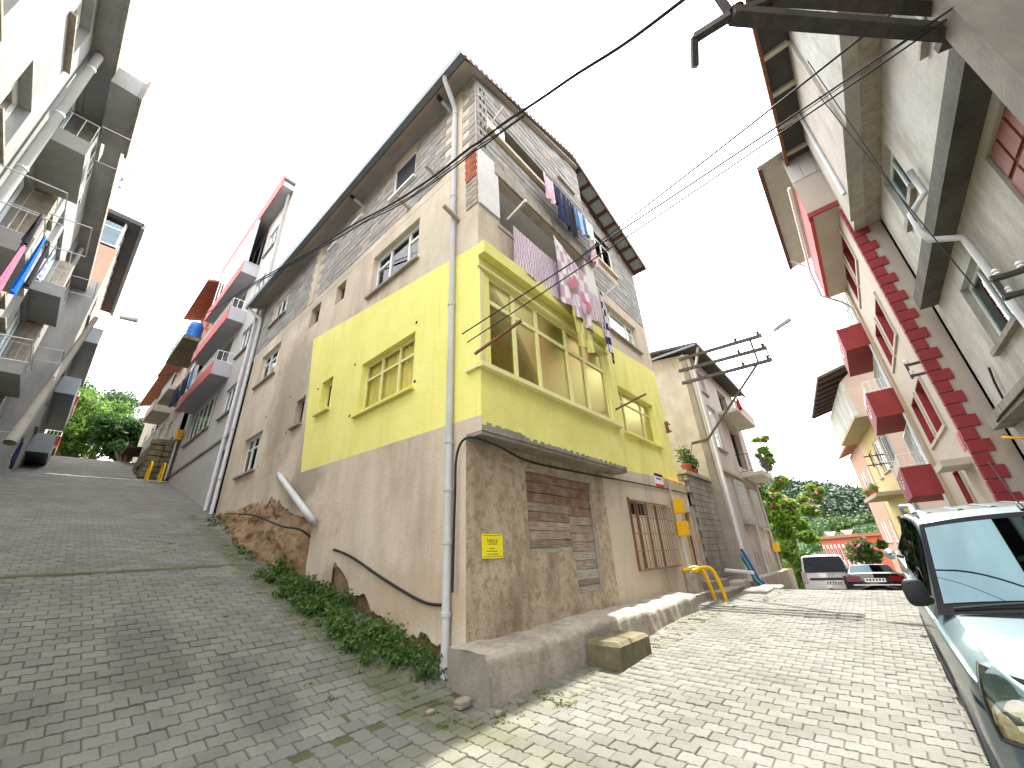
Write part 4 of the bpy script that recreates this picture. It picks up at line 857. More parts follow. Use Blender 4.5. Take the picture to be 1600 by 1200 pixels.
# old houses farther up
O1 = thing('old_plaster_house', 'stained old house with mouldy balcony, brick attic and stone base up the left road', 'house', (0, 26, 6.5))
OF = FX(-.15, -1); oh = [(24.0, 25.0, 8.6, 10.4), (26.2, 27.2, 8.6, 10.2), (24.2, 25.2, 12.0, 13.6), (27.0, 28.0, 12.0, 13.4), (29.6, 30.4, 9.4, 10.6), (29.4, 30.4, 12.4, 13.6)]
wall(OF, 22.9, 32, 5, 15.2, oh, t=.25).build('wall', 'old_cream', O1); wall(OF, 22.9, 28.4, 15.2, 18.6, [(24.4, 25.4, 16.2, 17.4), (26.6, 27.4, 16.2, 17.4)], t=.25).build('attic_wall', 'old_brick', O1)
wall(FY(22.9, -1), -.15, 8, 5, 18.6, t=.2).build('attic_wall', 'old_brick', O1); wall(FY(32, 1), -.15, 8, 5, 15.2, t=.2).build('wall', 'old_cream', O1); wall(FX(8, 1), 22.9, 32, 5, 15.2, t=.2).build('wall', 'old_cream', O1)
for h in oh: window(O1, OF, *h, (.5,), .7, rec=.1)
b = MB().fbox(OF, 22.9, 27.4, .002, 1.15, 14.2, 14.42).build('balcony', 'mossy_stone', O1); railing(b, OF, 22.95, 27.35, 1.1, 14.42, .8, n=14, m='steel_dark')
b = MB().fbox(OF, 23.6, 26.8, .002, .95, 11.2, 11.4).build('balcony', 'old_cream', O1); railing(b, OF, 23.65, 26.75, .9, 11.4, .8, n=12, m='grey_metal')
b = MB().fbox(OF, 28.2, 31.4, .002, .95, 11.2, 11.95).build('balcony', 'old_cream', O1)
MB().hexa([(-1.1, 22.6, 18.3), (4, 22.6, 20.0), (4, 28.7, 20.0), (-1.1, 28.7, 18.3), (-1.1, 22.6, 18.45), (4, 22.6, 20.15), (4, 28.7, 20.15), (-1.1, 28.7, 18.45)]).build('roof', 'roof_tile', O1)
MB().hexa([(-1.1, 28.7, 15.0), (4, 28.7, 16.5), (4, 32.4, 16.5), (-1.1, 32.4, 15.0), (-1.1, 28.7, 15.15), (4, 28.7, 16.65), (4, 32.4, 16.65), (-1.1, 32.4, 15.15)]).build('roof', 'roof_tile', O1)
sb = MB()
sm_ = boxmesh('stone', .3, .62, .27, 'mossy_stone', .03)
for r in range(9):
    for c in range(8):
        y = 23.1 + c * .66 + (.3 if r % 2 else 0)
        if y > 28.2: continue
        piece(O1, 'stone', sm_, (-1.05 + random.gauss(0, .03) + r * .03, y, 5.6 + r * .29 + (y - 23) * .02))
sm2 = boxmesh('stone', .55, .3, .27, 'mossy_stone', .03)
for r in range(9):
    for c in range(2): piece(O1, 'stone', sm2, (-.85 + c * .58, 22.95 + random.gauss(0, .02), 5.6 + r * .29))
MB().box(-.95, 0, 23.0, 28.3, 5, 8.15).build('terrace', 'mossy_stone', O1); railing(O1, OF, 23.2, 28.2, .75, 8.2, .9, n=16, m='grey_metal')
MB().fbox(FY(23.8, -1), -1.25, -.2, .0, .05, 14.4, 14.5).build('balcony_edge', 'old_cream', O1)
O2 = thing('shuttered_old_house', 'low cream house with grey windows near the crest of the left road', 'house', (0, 36, 9)); OF2 = FX(-.2, -1)
oh2 = [(33.2, 34.2, 10.4, 11.6), (36, 37, 10.4, 11.6), (33.4, 34.4, 13, 14.2)]
wall(OF2, 32.2, 40, 6, 15.2, oh2, t=.25).build('wall', 'old_cream', O2); wall(FY(32.2, -1), -.2, 7, 6, 15.2, t=.2).build('wall', 'old_grey', O2)
for h in oh2: window(O2, OF2, *h, (.5,), None)
MB().hexa([(-1.0, 32, 15), (3.5, 32, 16.4), (3.5, 40.3, 16.4), (-1, 40.3, 15), (-1.0, 32, 15.15), (3.5, 32, 16.55), (3.5, 40.3, 16.55), (-1, 40.3, 15.15)]).build('roof', 'roof_tile', O2)
MB().fbox(OF2, 32.6, 35.5, .0, 1.1, 9.7, 9.82).build('awning', 'dark_wood', O2)

# ------------------------------------------------------------------ right-hand street: neighbour, wall, steps
R1 = thing('grey_street_house', 'weathered grey three-storey house behind the slim utility pole', 'house', (14.3, 0, -.2))
XF = 14.3; NB = FY(0, -1)
rh1 = [(15.3, 16.7, 5.5, 7.6), (15.1, 16.0, 8.2, 9.3), (16.2, 17.9, 2.4, 4.2), (19.0, 20.6, 2.2, 4.0), (18.6, 20.8, 5.1, 7.2), (18.4, 20.2, 8.0, 9.3)]
wall(NB, XF, 22.2, -5, 9.9, rh1, t=.25).build('wall', 'old_grey', R1); wall(FX(XF, -1), .252, 9, -1, 9.9, t=.22, top=lambda u: 9.9 + .14 * (u if u < 4.5 else 9 - u), cuts=(4.5,)).build('wall', 'old_grey', R1)
wall(FX(22.2, 1), .0, 9, -6, 9.9, t=.2).build('wall', 'old_grey', R1); wall(FY(9, 1), XF, 22.2, -3, 9.9, t=.2).build('wall', 'old_grey', R1)
window(R1, NB, *rh1[0], (.4, .7), .7, rec=.1); window(R1, NB, *rh1[1], (.5,), None)
for h in rh1[2:4]:
    s_ = MB().fbox(NB, h[0], h[1], .01, .09, h[2], h[3]).build('shutter', 'grey_metal', R1)
    for k in range(8): MB().fbox(NB, h[0] + .05, h[1] - .05, .09, .105, h[2] + .1 + k * .21, h[2] + .2 + k * .21).build('slat', 'grey_metal', s_)
    MB().fbox(NB, h[0] - .1, h[1] + .1, .0, .2, h[2] - .14, h[2] - .02).build('sill', 'concrete', s_)
for h in rh1[4:]: MB().fbox(NB, h[0], h[1], -.9, -.85, h[2] - .3, h[3]).build('loggia_back', 'old_cream', R1); MB().fbox(NB, h[0] + .3, h[0] + 1.1, -.84, -.8, h[2] - .2, h[3] - .4).build('door', 'dark_glass', R1)
b = MB().fbox(NB, 18.2, 21.4, .002, .95, 4.5, 4.68).build('balcony', 'old_cream', R1); railing(b, NB, 18.25, 21.35, .9, 4.68, .9, n=16, m='steel_dark')
b = MB().fbox(NB, 17.2, 21.4, .002, .9, 7.5, 7.66).build('balcony', 'old_cream', R1); MB().fbox(NB, 17.2, 21.4, .82, .9, 7.66, 8.1).build('parapet', 'old_grey', b)
MB().hexa([(13.7, -.55, 9.95), (22.8, -.55, 9.95), (22.8, 4.6, 10.7), (13.7, 4.6, 10.7), (13.7, -.55, 10.07), (22.8, -.55, 10.07), (22.8, 4.6, 10.82), (13.7, 4.6, 10.82)]).build('roof', 'roof_dark', R1)
MB().hexa([(13.7, 4.6, 10.7), (22.8, 4.6, 10.7), (22.8, 9.6, 9.95), (13.7, 9.6, 9.95), (13.7, 4.6, 10.82), (22.8, 4.6, 10.82), (22.8, 9.6, 10.07), (13.7, 9.6, 10.07)]).build('roof', 'roof_dark', R1)
MB().box(13.68, 13.72, -.58, 9.6, 9.9, 10.0).build('fascia', 'gutter', R1); MB().box(13.6, 22.9, -.66, -.552, 9.86, 9.99).build('gutter', 'steel_dark', R1)
downpipe([(13.9, -.6, 9.86), (14.05, -.35, 9.3), (14.15, -.12, 8.9), (14.15, -.12, .2)], .06, R1)
MB().fbox(NB, 14.3, 22, .0, .12, 4.35, 4.48).build('string_course', 'concrete', R1); MB().box(14.6, 22.0, -.42, .0, -3, .28).build('plinth', 'concrete', R1)
downpipe([NB.P(17.9, .08, 2.4), NB.P(17.9, .08, -.2)], .035, R1); downpipe([NB.P(20.8, .08, 4.4), NB.P(20.8, .08, -1)], .06, R1, m='concrete')
for u in (16.6, 17.1, 18.6, 19.4): MB().fbox(NB, u, u + .07, -.01, .004, .6, 1.15).build('slot', 'dark_void', R1)
MB().box(20.4, 20.75, -.34, -.1, 1.1, 1.5).build('gas_meter_box', 'gas_yellow', R1)
# court wall of concrete blocks between the two houses
CW = thing('court_block_wall', 'wall of dark concrete blocks beside the rust-red door', 'wall', (9.9, .1, 0))
cb = [boxmesh('block', .39, .24, .19, 'concrete_dark', .008), boxmesh('block', .24, .39, .19, 'concrete_dark', .008)]
MB().box(10.27, 13.75, .13, .27, -.2, 3.6).build('wall_core', 'mortar', CW); MB().box(10.13, 10.27, .2, 3.6, -.2, 3.6).build('wall_core', 'mortar', CW)
for r in range(19):
    for c in range(9): piece(CW, 'block', cb[0], (10.32 + c * .40 + (.2 if r % 2 else 0), .2, .0 + r * .2))
    for c in range(8): piece(CW, 'block', cb[1], (10.2, .42 + c * .40 + (.2 if r % 2 else 0), .0 + r * .2))
MB().box(10.0, 13.9, .02, .4, 3.72, 3.84).build('coping', 'concrete', CW)
ST = thing('house_steps', 'worn concrete steps up to the rust-red door', 'steps', (9.6, -.6, 0))
for k, (x0, x1, y0, y1, z) in enumerate(((8.3, 10.4, -.75, .0, .32), (8.9, 10.6, -.35, .12, .52), (9.75, 10.9, -.1, .1, .70))): MB().box(x0, x1, y0, y1, -.3, z).build('step', 'concrete_dark', ST)
for k, (x0, x1, y0, y1, z, lb) in enumerate(((9.6, 10.6, -1.45, -.85, .28, 'larger square concrete slab lying at the foot of the steps'), (10.9, 11.7, -1.55, -.95, .26, 'smaller square concrete slab on the street side of the steps'), (10.4, 11.2, -.7, -.3, .46, 'grey concrete kerb stone set between steps and utility pole'))):
    mb = MB(); b_ = .04; mb.add([(x0, y0, -.3), (x1, y0, -.3), (x1, y1, -.3), (x0, y1, -.3), (x0, y0, z - b_), (x1, y0, z - b_), (x1, y1, z - b_), (x0, y1, z - b_), (x0 + b_, y0 + b_, z), (x1 - b_, y0 + b_, z), (x1 - b_, y1 - b_, z), (x0 + b_, y1 - b_, z)], [(0, 1, 5, 4), (1, 2, 6, 5), (2, 3, 7, 6), (3, 0, 4, 7), (4, 5, 9, 8), (5, 6, 10, 9), (6, 7, 11, 10), (7, 4, 8, 11), (8, 9, 10, 11)])
    single(mb, 'concrete_slab', 'concrete', lb, 'slab', ((x0 + x1) / 2, (y0 + y1) / 2, 0))
MB().tube([(10.35, -.35, .75), (11.2, -.9, .62)], .05, 10).build('loose_pipe', 'pvc_pipe', ST)
# loose mossy step stone against the plinth
def rock(name, label, c, e, m, seed, cat='stone', squash=4):
    r = random.Random(seed); mb = MB(); ph = [r.random() * 6 for _ in range(6)]
    def fn(a, b):
        th, fi = a * 2 * math.pi, (b - .5) * math.pi; x, y, z = math.cos(fi) * math.cos(th), math.cos(fi) * math.sin(th), math.sin(fi)
        k = (abs(x) ** squash + abs(y) ** squash + abs(z) ** squash) ** (-1 / squash) * (1 + .05 * math.sin(5 * x + ph[0]) + .04 * math.sin(7 * y + ph[1]) + .04 * math.sin(6 * z + ph[2]))
        return (c[0] + x * k * e[0], c[1] + y * k * e[1], c[2] + z * k * e[2])
    mb.grid(fn, 26, 16); return single(mb, name, m, label, cat, c, smooth=True)
mb = MB(); x0, x1, y0, y1, z1, b_ = 1.62, 2.66, -1.16, -.66, .27, .045
for (dx, zz) in ((0, -.2), (0, z1 - b_), (b_, z1)): mb.v += [(x0 + dx + .02, y0 + dx, zz), (x1 - dx - .03, y0 + dx + .03, zz - .012), (x1 - dx, y1, zz), (x0 + dx, y1, zz + .01)]
for r_ in (0, 4): mb.f += [(r_ + k, r_ + (k + 1) % 4, r_ + 4 + (k + 1) % 4, r_ + 4 + k) for k in range(4)]
mb.f.append((8, 9, 10, 11)); single(mb, 'step_stone', 'mossy_stone', 'dark mossy step block set against the concrete plinth', 'stone', (2.1, -.9, 0))
for k, (x, y, s, lb) in enumerate(((-.42, -.42, .07, 'rounded reddish stone at the plinth corner by the downpipe'), (-.3, -.80, .035, 'small grey rubble piece in front of the plinth corner'), (-.75, -.30, .035, 'flat pale rubble piece beside the downpipe foot'))): rock('rubble_stone', lb, (x, y, gz(x, y) + s * .5), (s * 1.3, s, s * .7), 'stone', 20 + k, squash=2.6)
rock('brick_chip', 'small orange brick chip lying on the shaded left road', (lambda p: (p.x, p.y, p.z + .02))(atZ(.0, 477, 1104)), (.045, .03, .03), 'red_brick', 31, cat='brick chip')

# ------------------------------------------------------------------ right side of the street: grey concrete building
YG = -6.9
def gk(a, b, c, d): k = 1.121; return (-3.8 + (a + 3.8) * k, -3.8 + (b + 3.8) * k, 1.33 + (c - 1.33) * k, 1.33 + (d - 1.33) * k)
GF = FY(YG, 1)
G = thing('grey_concrete_building', 'streaked grey concrete building with jutting upper storeys at the right edge', 'building', (3, YG, -.3))
GX0, GX1 = -7.0, 9.297
lo = [gk(4.5, 5.95, 4.15, 5.35), gk(1.7, 2.75, 4.75, 5.65), gk(-2.0, -.8, 4.1, 5.3)]; up1, up2 = gk(5.0, 6.3, 7.25, 8.45), gk(1.0, 2.2, 7.25, 8.45)
wall(GF, GX0, GX1, -.6, 3.35, t=.25).build('wall', 'grey_stucco', G)
wall(GF, GX0, GX1, 3.35, 6.6, lo, t=.25).build('wall', 'grey_stucco', G)
wall(GF, GX0, GX1, 6.6, 9.9, [up1, up2], t=.25).build('wall', 'grey_stucco', G)
UF = FY(YG + .58, 1)
wall(UF, GX0, GX1, 9.45, 13.2, [(6.4, 7.1, 11.3, 11.95), (1.6, 2.9, 9.8, 10.9)], t=.25).build('upper_wall', 'grey_stucco', G)
MB().fbox(GF, GX0, GX1, .003, .325, 9.46, 9.6).build('upper_soffit', 'concrete', G)
MB().fbox(UF, 5.2, 8.74, .003, .06, 9.46, 13.1).build('upper_pilaster', 'old_grey', G)
wall(FX(GX1, 1), YG - 6, YG, -.6, 13.2, t=.2).build('wall', 'grey_stucco', G); wall(FX(GX0, -1), YG - 6, YG, -.6, 13.2, t=.2).build('wall', 'grey_stucco', G); wall(FY(YG - 6, -1), GX0, GX1, -.6, 13.2, t=.2).build('wall', 'grey_stucco', G)
MB().fbox(GF, GX0, 8.75, .002, .32, 6.35, 6.7).build('floor_slab', 'mould_slab', G)
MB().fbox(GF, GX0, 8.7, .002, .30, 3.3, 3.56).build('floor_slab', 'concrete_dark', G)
window(G, GF, *lo[0], (.5,), None, rec=.12, gl='glass_blue', curt='curtain_dim', sillm='concrete_dark', sill=.1)
window(G, GF, *up1, (.5,), None, rec=.12, gl='glass_blue', curt='curtain_dim', sillm='concrete_dark', sill=.14)
window(G, GF, *lo[2], (.5,), None, curt='curtain_dim'); window(G, GF, *up2, (.5,), None, curt='curtain_dim')
h = lo[1]; s_ = MB().fbox(GF, *h[:2], -.1, -.06, *h[2:]).build('shutter', 'rust', G); w_, z_ = (h[1] - h[0]) / 3, (h[3] - h[2]) / 2
for k in range(3):
    for j in range(2): MB().fbox(GF, h[0] + .03 + k * w_, h[0] - .03 + (k + 1) * w_, -.06, -.035, h[2] + .04 + j * z_, h[2] - .04 + (j + 1) * z_).build('shutter_panel', 'door_red', s_)
window(G, UF, 6.4, 7.1, 11.3, 11.95, (), None, gl='dark_glass', curt=None, sill=0, fm='dark_wood')
s_ = MB().fbox(UF, 1.6, 2.9, -.1, -.06, 9.8, 10.9).build('shutter', 'door_red', G)
MB().hexa([(GX0 - .3, YG - 6.5, 13.0), (9.3, YG - 6.5, 13.0), (9.3, YG + 1.25, 13.0), (GX0 - .3, YG + 1.25, 13.0), (GX0 - .3, YG - 6.5, 14.0), (9.3, YG - 6.5, 14.0), (9.3, YG + 1.25, 13.14), (GX0 - .3, YG + 1.25, 13.14)]).build('roof', 'roof_dark', G)
for k in range(14): MB().box(GX0 + .2 + k * 1.2, GX0 + .32 + k * 1.2, YG + .6, YG + 1.2, 12.9, 13.0).build('rafter', 'old_cream', G)
MB().box(GX0 - .3, 9.3, YG + 1.19, YG + 1.27, 12.86, 13.0).build('fascia', 'rust', G)
downpipe([GF.P(5.5, .1, 7.9), GF.P(5.5, .1, 7.3), GF.P(5.45, .42, 6.95), GF.P(5.4, .45, 6.5), GF.P(5.3, .42, 6.2), GF.P(5.25, .1, 6.0), GF.P(5.2, .1, 5.8), GF.P(5.1, .1, 3.6)], .055, G, m='pvc_pipe')
downpipe([UF.P(7.6, .1, 13.0), UF.P(7.6, .1, 9.6)], .05, G)
ins = MB(); ip = GF.P(4.15, .0, 4.35)
ins.fbox(GF, 3.9, 4.0, .0, .5, 4.52, 4.57).fbox(GF, 3.9, 4.0, .0, .5, 4.22, 4.27).fbox(GF, 3.93, 3.97, .44, .5, 4.2, 4.6)
io = ins.build('insulator_bracket', 'steel_dark', G)
for z in (4.28, 4.58):
    for d in (.2, .42): MB().lathe(GF.P(3.95, d, z), [(.02, 0), (.045, .02), (.03, .05), (.045, .07), (.02, .11)], 10).build('insulator', 'white_pvc', io)
MB().tube([GF.P(7.9, .04, 4.4), GF.P(8.0, .06, 4.1), GF.P(8.15, .06, 3.5), GF.P(8.05, .3, 3.35), GF.P(7.6, .32, 3.37), GF.P(5.5, .32, 3.40)], .02, 8).build('wall_cable', 'cable', G)
MB().tube([GF.P(8.3, .3, 3.08), GF.P(8.0, .06, 2.95), GF.P(7.9, .05, 2.2), GF.P(7.7, .05, .2)], .03, 8).build('gas_riser', 'gas_yellow', G)

# ------------------------------------------------------------------ beige building with red quoins
Q = thing('quoined_building', 'beige building with dark red quoins, red window niches and red balcony boxes', 'building', (9.3, -6.3, -.3))
YQ = -6.3; QF = FY(YQ, 1); QS = FX(9.3, -1); QX1 = 15.2
qh = [(10.7, 14.1, z, z + 1.35) for z in (9.35, 6.65, 3.95)]; nich = []
for z in (9.35, 6.65, 3.95): nich += [(10.6, 12.2, z, z + 1.4), (12.5, 14.1, z, z + 1.4)]
nich += [(11.7, 13.0, 1.3, 3.0)]
wall(QF, 9.304, QX1, -.8, 11.0, nich, t=.3).build('wall', 'pink_front', Q)
wall(QS, YQ - 8, YQ - .004, -.8, 12.1, t=.25).build('side_wall', 'pink_wall', Q)
for h in nich:
    n_ = MB().fbox(QF, h[0] + .002, h[1] - .002, -.29, -.25, h[2] + .002, h[3] - .002).fbox(QF, h[0] + .002, h[0] + .03, -.25, -.004, h[2] + .03, h[3] - .03).fbox(QF, h[1] - .03, h[1] - .002, -.25, -.004, h[2] + .03, h[3] - .03).fbox(QF, h[0] + .002, h[1] - .002, -.25, -.004, h[3] - .03, h[3] - .002).fbox(QF, h[0] + .002, h[1] - .002, -.25, -.004, h[2] + .002, h[2] + .03).build('window_niche', 'red_paint', Q)
    MB().fbox(QF, h[0] - .07, h[1] + .07, .002, .05, h[2] - .09, h[2]).fbox(QF, h[0] - .07, h[0], .002, .05, h[2], h[3]).build('surround', 'pink_front', n_)
    window(Q, QF, h[0] + .2, h[1] - .2, h[2] + .15, h[3] - .15, (.5,), None, rec=.2, curt=None, sill=0)
# quoins: long and short stones up the corner
qm = [boxmesh('quoin', .05, .34, .27, 'red_paint', .01), boxmesh('quoin', .05, .22, .27, 'red_paint', .01)]
for k in range(38):
    z = -.3 + k * .285; ln = k % 2 == 0; w = .34 if ln else .22
    if z > 10.4: break
    piece(Q, 'quoin', qm[0 if ln else 1], (9.3 - .02, YQ - w / 2 + .02, z)); 
qf = [boxmesh('quoin', .2, .05, .27, 'red_paint', .01)]
for k in range(38):
    z = -.3 + k * .285
    if z > 10.4: break
    piece(Q, 'quoin', qf[0], (9.3 + .08, YQ + .02, z))
# jutting top storey with a red frame
b = MB().box(9.31, 15.19, YQ + .003, YQ + .615, 10.625, 10.74).build('top_soffit', 'pink_front', Q)
wall(FY(YQ + .72, 1), 9.306, 15.2, 10.62, 11.9, t=.1).build('top_parapet', 'red_trim', Q)
wall(QS, YQ + .002, YQ + .714, 10.745, 12.1, t=.15).build('side_wall', 'pink_wall', Q)
MB().box(9.25, 9.3, YQ - .3, YQ + .74, 10.55, 10.72).build('red_trim', 'red_paint', Q); MB().box(9.3, 9.42, YQ + .66, YQ + .75, 10.5, 10.62).build('red_trim', 'red_paint', Q)
mb = MB(); n = 24
for k in range(n): y0 = YQ + .72 - k * .35; mb.fbox(QS, y0 - .33, y0, .003, .02 + .012 * (k % 2), 12.1, 13.3)
mb.build('gable_cladding', 'roof_sheet', Q, kind='stuff'); wall(QS, YQ - 8, YQ + .714, 12.102, 13.3, t=.1).build('gable', 'roof_sheet', Q)
MB().hexa([(8.9, YQ + 1.35, 13.1), (16, YQ + 1.35, 13.1), (16, YQ - 8, 14.6), (8.9, YQ - 8, 14.6), (8.9, YQ + 1.35, 13.2), (16, YQ + 1.35, 13.2), (16, YQ - 8, 14.7), (8.9, YQ - 8, 14.7)]).build('roof', 'roof_sheet', Q)
MB().box(8.9, 15.8, YQ + 1.3, YQ + 1.42, 12.95, 13.12).build('fascia', 'eave_wood', Q); MB().tube([(9.3, YQ + .85, 12.0), (15.4, YQ + .85, 11.95)], .05, 8).build('rail', 'white_pvc', Q)
downpipe([(15.0, YQ + 1.3, 12.9), (14.9, YQ + .85, 12.2), (14.9, YQ + .85, 10.7), (15.3, YQ + .3, 10.3), (15.35, YQ + .1, 9.9), (15.35, YQ + .1, 0)], .05, Q)
# recessed bay with red balcony boxes beyond the facade
RQ = FY(YQ - .5, 1)
wall(RQ, QX1 + .002, 22, -4, 12.5, t=.2).build('wall', 'wall_brown', Q); wall(FX(QX1, 1), YQ - .5, YQ - .002, -2, 11, t=.1).build('side_wall', 'tan_wall', Q)
MB().fbox(QF, 14.9, QX1 - .002, .002, .08, -1, 10.6).build('corner_pilaster', 'tan_wall', Q)
for k, z in enumerate((8.35, 5.55, 2.75)):
    b = MB().box(QX1 + .1, 18.8, YQ - .5, YQ + .85, z - .12, z).box(QX1 + .1, 18.8, YQ + .75, YQ + .85, z, z + .85).box(QX1 + .1, QX1 + .2, YQ - .5, YQ + .75, z, z + .85).box(18.7, 18.8, YQ - .5, YQ + .75, z, z + .85).build('balcony_box', 'red_paint', Q)
    railing(b, FY(YQ - .5, 1), QX1 + .15, 18.75, 1.3, z + .85, .45, n=14)
    window(Q, FY(YQ + .1, 1), QX1 + .2, 18.7, z + .9, z + 2.45, (.2, .4, .6, .8), None, rec=.0, curt=None, sill=0, gl='glass_blue', name='glazing')
    sw = MB()
    for j in range(10): a = j / 9; sw.fbox(FY(YQ + .85, 1), 16.2 + a * 1.3, 16.4 + a * 1.3, .004, .012, z + .25 + .16 * (2 * a - 1) ** 2 * 2, z + .31 + .16 * (2 * a - 1) ** 2 * 2)
    sw.build('swoosh_ornament', 'white_pvc', b, kind='stuff')
    MB().tube([(QX1 + .3, YQ + .85, z + 1.1), (QX1 + .2, YQ + 1.45, z + 1.2)], .015, 6).build('drying_arm', 'white_pvc', b)
io = MB().fbox(QF, 9.62, 9.7, .0, .3, 5.35, 5.4).fbox(QF, 9.62, 9.7, .0, .3, 5.05, 5.1).fbox(QF, 9.64, 9.68, .25, .3, 5.0, 5.45).build('insulator_bracket', 'steel_dark', Q)
for z in (5.1, 5.4): MB().lathe(QF.P(9.66, .25, z), [(.02, 0), (.05, .02), (.03, .06), (.05, .08), (.02, .13)], 10).build('insulator', 'white_pvc', io)
MB().fbox(QF, 9.75, 10.1, .003, .015, 3.15, 3.55).build('wall_plate', 'flower_pink', Q)
MB().fbox(QF, 9.9, 11.2, .0, .5, 2.85, 3.0).build('door_hood', 'pink_front', Q)

# ------------------------------------------------------------------ houses where the street bends (turned a little to the left)
BA = math.radians(7.3); UD, ND = (math.cos(BA), math.sin(BA)), (-math.sin(BA), math.cos(BA))
def bent(x, y): return Face((x, y), UD, ND), Face((x, y), ND, (-UD[0], -UD[1]))
yF, yS = bent(24.0, -6.15)
YH = thing('yellow_grey_house', 'yellow and grey house with jutting concrete top storey past the parked cars', 'house', (24, -6.15, -4))
yh = [(.8, 2.0, 5.0, 6.6), (2.5, 4.1, 4.9, 6.7), (4.9, 5.7, 4.8, 6.5), (.6, 1.7, 1.6, 3.4), (2.8, 4.2, .8, 2.7), (5.0, 6.0, .8, 2.6)]
wall(yF, .004, 2.2, -7, 7.6, yh[:1] + yh[3:4], t=.2).build('wall', 'grey_light', YH); wall(yF, 2.2, 8, -7, 7.6, yh[1:3] + yh[4:], t=.2).build('wall', 'wall_yellow', YH)
wall(yS, -8, -.004, -7, 10.4, t=.2).build('side_wall', 'wall_brown', YH); wall(Face(yF.P(8, 0, 0).to_2d(), ND, UD), -8, 0, -7, 10.4, t=.2).build('side_wall', 'wall_yellow', YH)
wall(Face(yF.P(0, .95, 0).to_2d(), UD, ND), -.02, 8, 7.6, 9.6, t=.2).build('top_storey', 'grey_stucco', YH); MB().fbox(yF, 0, 8, .004, .94, 7.5, 7.62).build('top_soffit', 'tan_wall', YH)
MB().add([yS.P(0, .0, 7.6), yS.P(.95, .0, 7.6), yS.P(.95, 0, 9.6), yS.P(0, 0, 10.4)], [(0, 1, 2, 3)]).build('side_wall', 'wall_brown', YH)
for h in yh[:3]: window(YH, yF, *h, (.5,), None, rec=.06)
for h in yh[3:]: window(YH, yF, *h, (.5,), None, rec=.08, fm='door_red', gl='dark_glass', curt=None)
b = MB().fbox(yF, 2.0, 6.6, .002, 1.1, 3.55, 3.75).build('balcony', 'tan_wall', YH)
for u, m in ((3.2, 'bush_leaf'), (3.9, 'flower_pink'), (5.8, 'bush_leaf')):
    p = yF.P(u, .9, 3.75); v_, q2 = leaves(90, [((p.x, p.y, p.z + .4), (.28, .28, .25))], .07, seed=int(u * 10)); npmesh('pot_plant', v_, q2, m, YH)
    MB().lathe(p, [(.11, 0), (.16, .3), (.17, .3)], 10).build('flower_pot', 'terracotta', YH)
a, b_ = yF.P(-.6, 1.9, 9.9), yF.P(8.6, 1.9, 9.9); c, d = yF.P(8.6, -4, 11.6), yF.P(-.6, -4, 11.6)
MB().hexa([a, b_, c, d, a + Vector((0, 0, .15)), b_ + Vector((0, 0, .15)), c + Vector((0, 0, .15)), d + Vector((0, 0, .15))]).build('roof', 'roof_dark', YH)
for k in range(9): p, q2 = yF.P(-.3 + k * 1.05, 1.85, 9.86), yF.P(-.3 + k * 1.05, -.5, 10.5); MB().bar(p, q2, .1, .14).build('rafter', 'dark_wood', YH)
downpipe([yF.P(.5, .08, 7.5), yF.P(.5, .08, -4)], .06, YH)
tb = MB().fbox(yF, 2.25, 2.3, 0, .9, 5.7, 5.76).fbox(yF, 2.25, 2.3, 0, .9, 5.2, 5.26).fbox(yF, 2.25, 2.3, .6, .66, 5.1, 5.9).fbox(yF, 2.25, 2.3, .3, .36, 5.1, 5.9).build('wire_bracket', 'steel_dark', YH)
sF, sS = bent(34.5, -5.4)
SH = thing('salmon_house', 'salmon pink house with white windows down the bend of the street', 'house', (34.5, -5.4, -6))
sh = [(u, u + .8, z, z + 1.5) for z in (1.2, 5.0) for u in (.6, 1.7, 3.9, 5.0)]
wall(sF, .004, 7.5, -9, 8.2, sh, t=.2).build('wall', 'wall_salmon', SH); wall(sS, -7, -.004, -9, 8.2, t=.2).build('side_wall', 'wall_salmon', SH); wall(Face(sF.P(7.5, 0, 0).to_2d(), ND, UD), -7, 0, -9, 8.2, t=.2).build('side_wall', 'wall_salmon', SH)
for h in sh: window(SH, sF, *h, (.5,), .7, rec=.03)
a, b_, c, d = sF.P(-.4, .7, 8.2), sF.P(8, .7, 8.2), sF.P(8, -4, 9.8), sF.P(-.4, -4, 9.8)
MB().hexa([a, b_, c, d, a + Vector((0, 0, .18)), b_ + Vector((0, 0, .18)), c + Vector((0, 0, .18)), d + Vector((0, 0, .18))]).build('roof', 'roof_tile', SH)
# red block with white window strips far down the valley
pL, pR = atX(66, 1284, 852), atX(57, 1336, 828); U_ = (pR - pL).to_2d(); CWd = U_.length; U_ = U_.normalized(); ZT = (pL.z + pR.z) / 2
cF = Face(pL.to_2d(), U_, (-U_.y, U_.x) if -U_.y < 0 else (U_.y, -U_.x)); CB = thing('coral_striped_block', 'far coral red apartment block with white window strips', 'building', (pL.x, pL.y, ZT - 14))
wall(cF, 0, CWd, ZT - 18, ZT, t=.3).build('wall', 'coral', CB); wall(Face(pR.to_2d(), -cF.N.to_2d(), U_), .004, 9, ZT - 18, ZT, t=.3).build('wall', 'coral', CB); wall(Face(pL.to_2d(), -cF.N.to_2d(), -U_), .004, 9, ZT - 18, ZT, t=.3).build('wall', 'coral', CB)
for k in range(int(CWd / 1.08)):
    for z in (ZT - 11.2, ZT - 8.2, ZT - 5.2, ZT - 2.2):
        s_ = MB().fbox(cF, .35 + k * 1.08, .75 + k * 1.08, .003, .05, z - 1.0, z + 1.5).build('window_strip', 'white_pvc', CB)
        MB().fbox(cF, .42 + k * 1.08, .68 + k * 1.08, .05, .06, z - .2, z + 1.1).build('pane', 'dark_glass', s_)
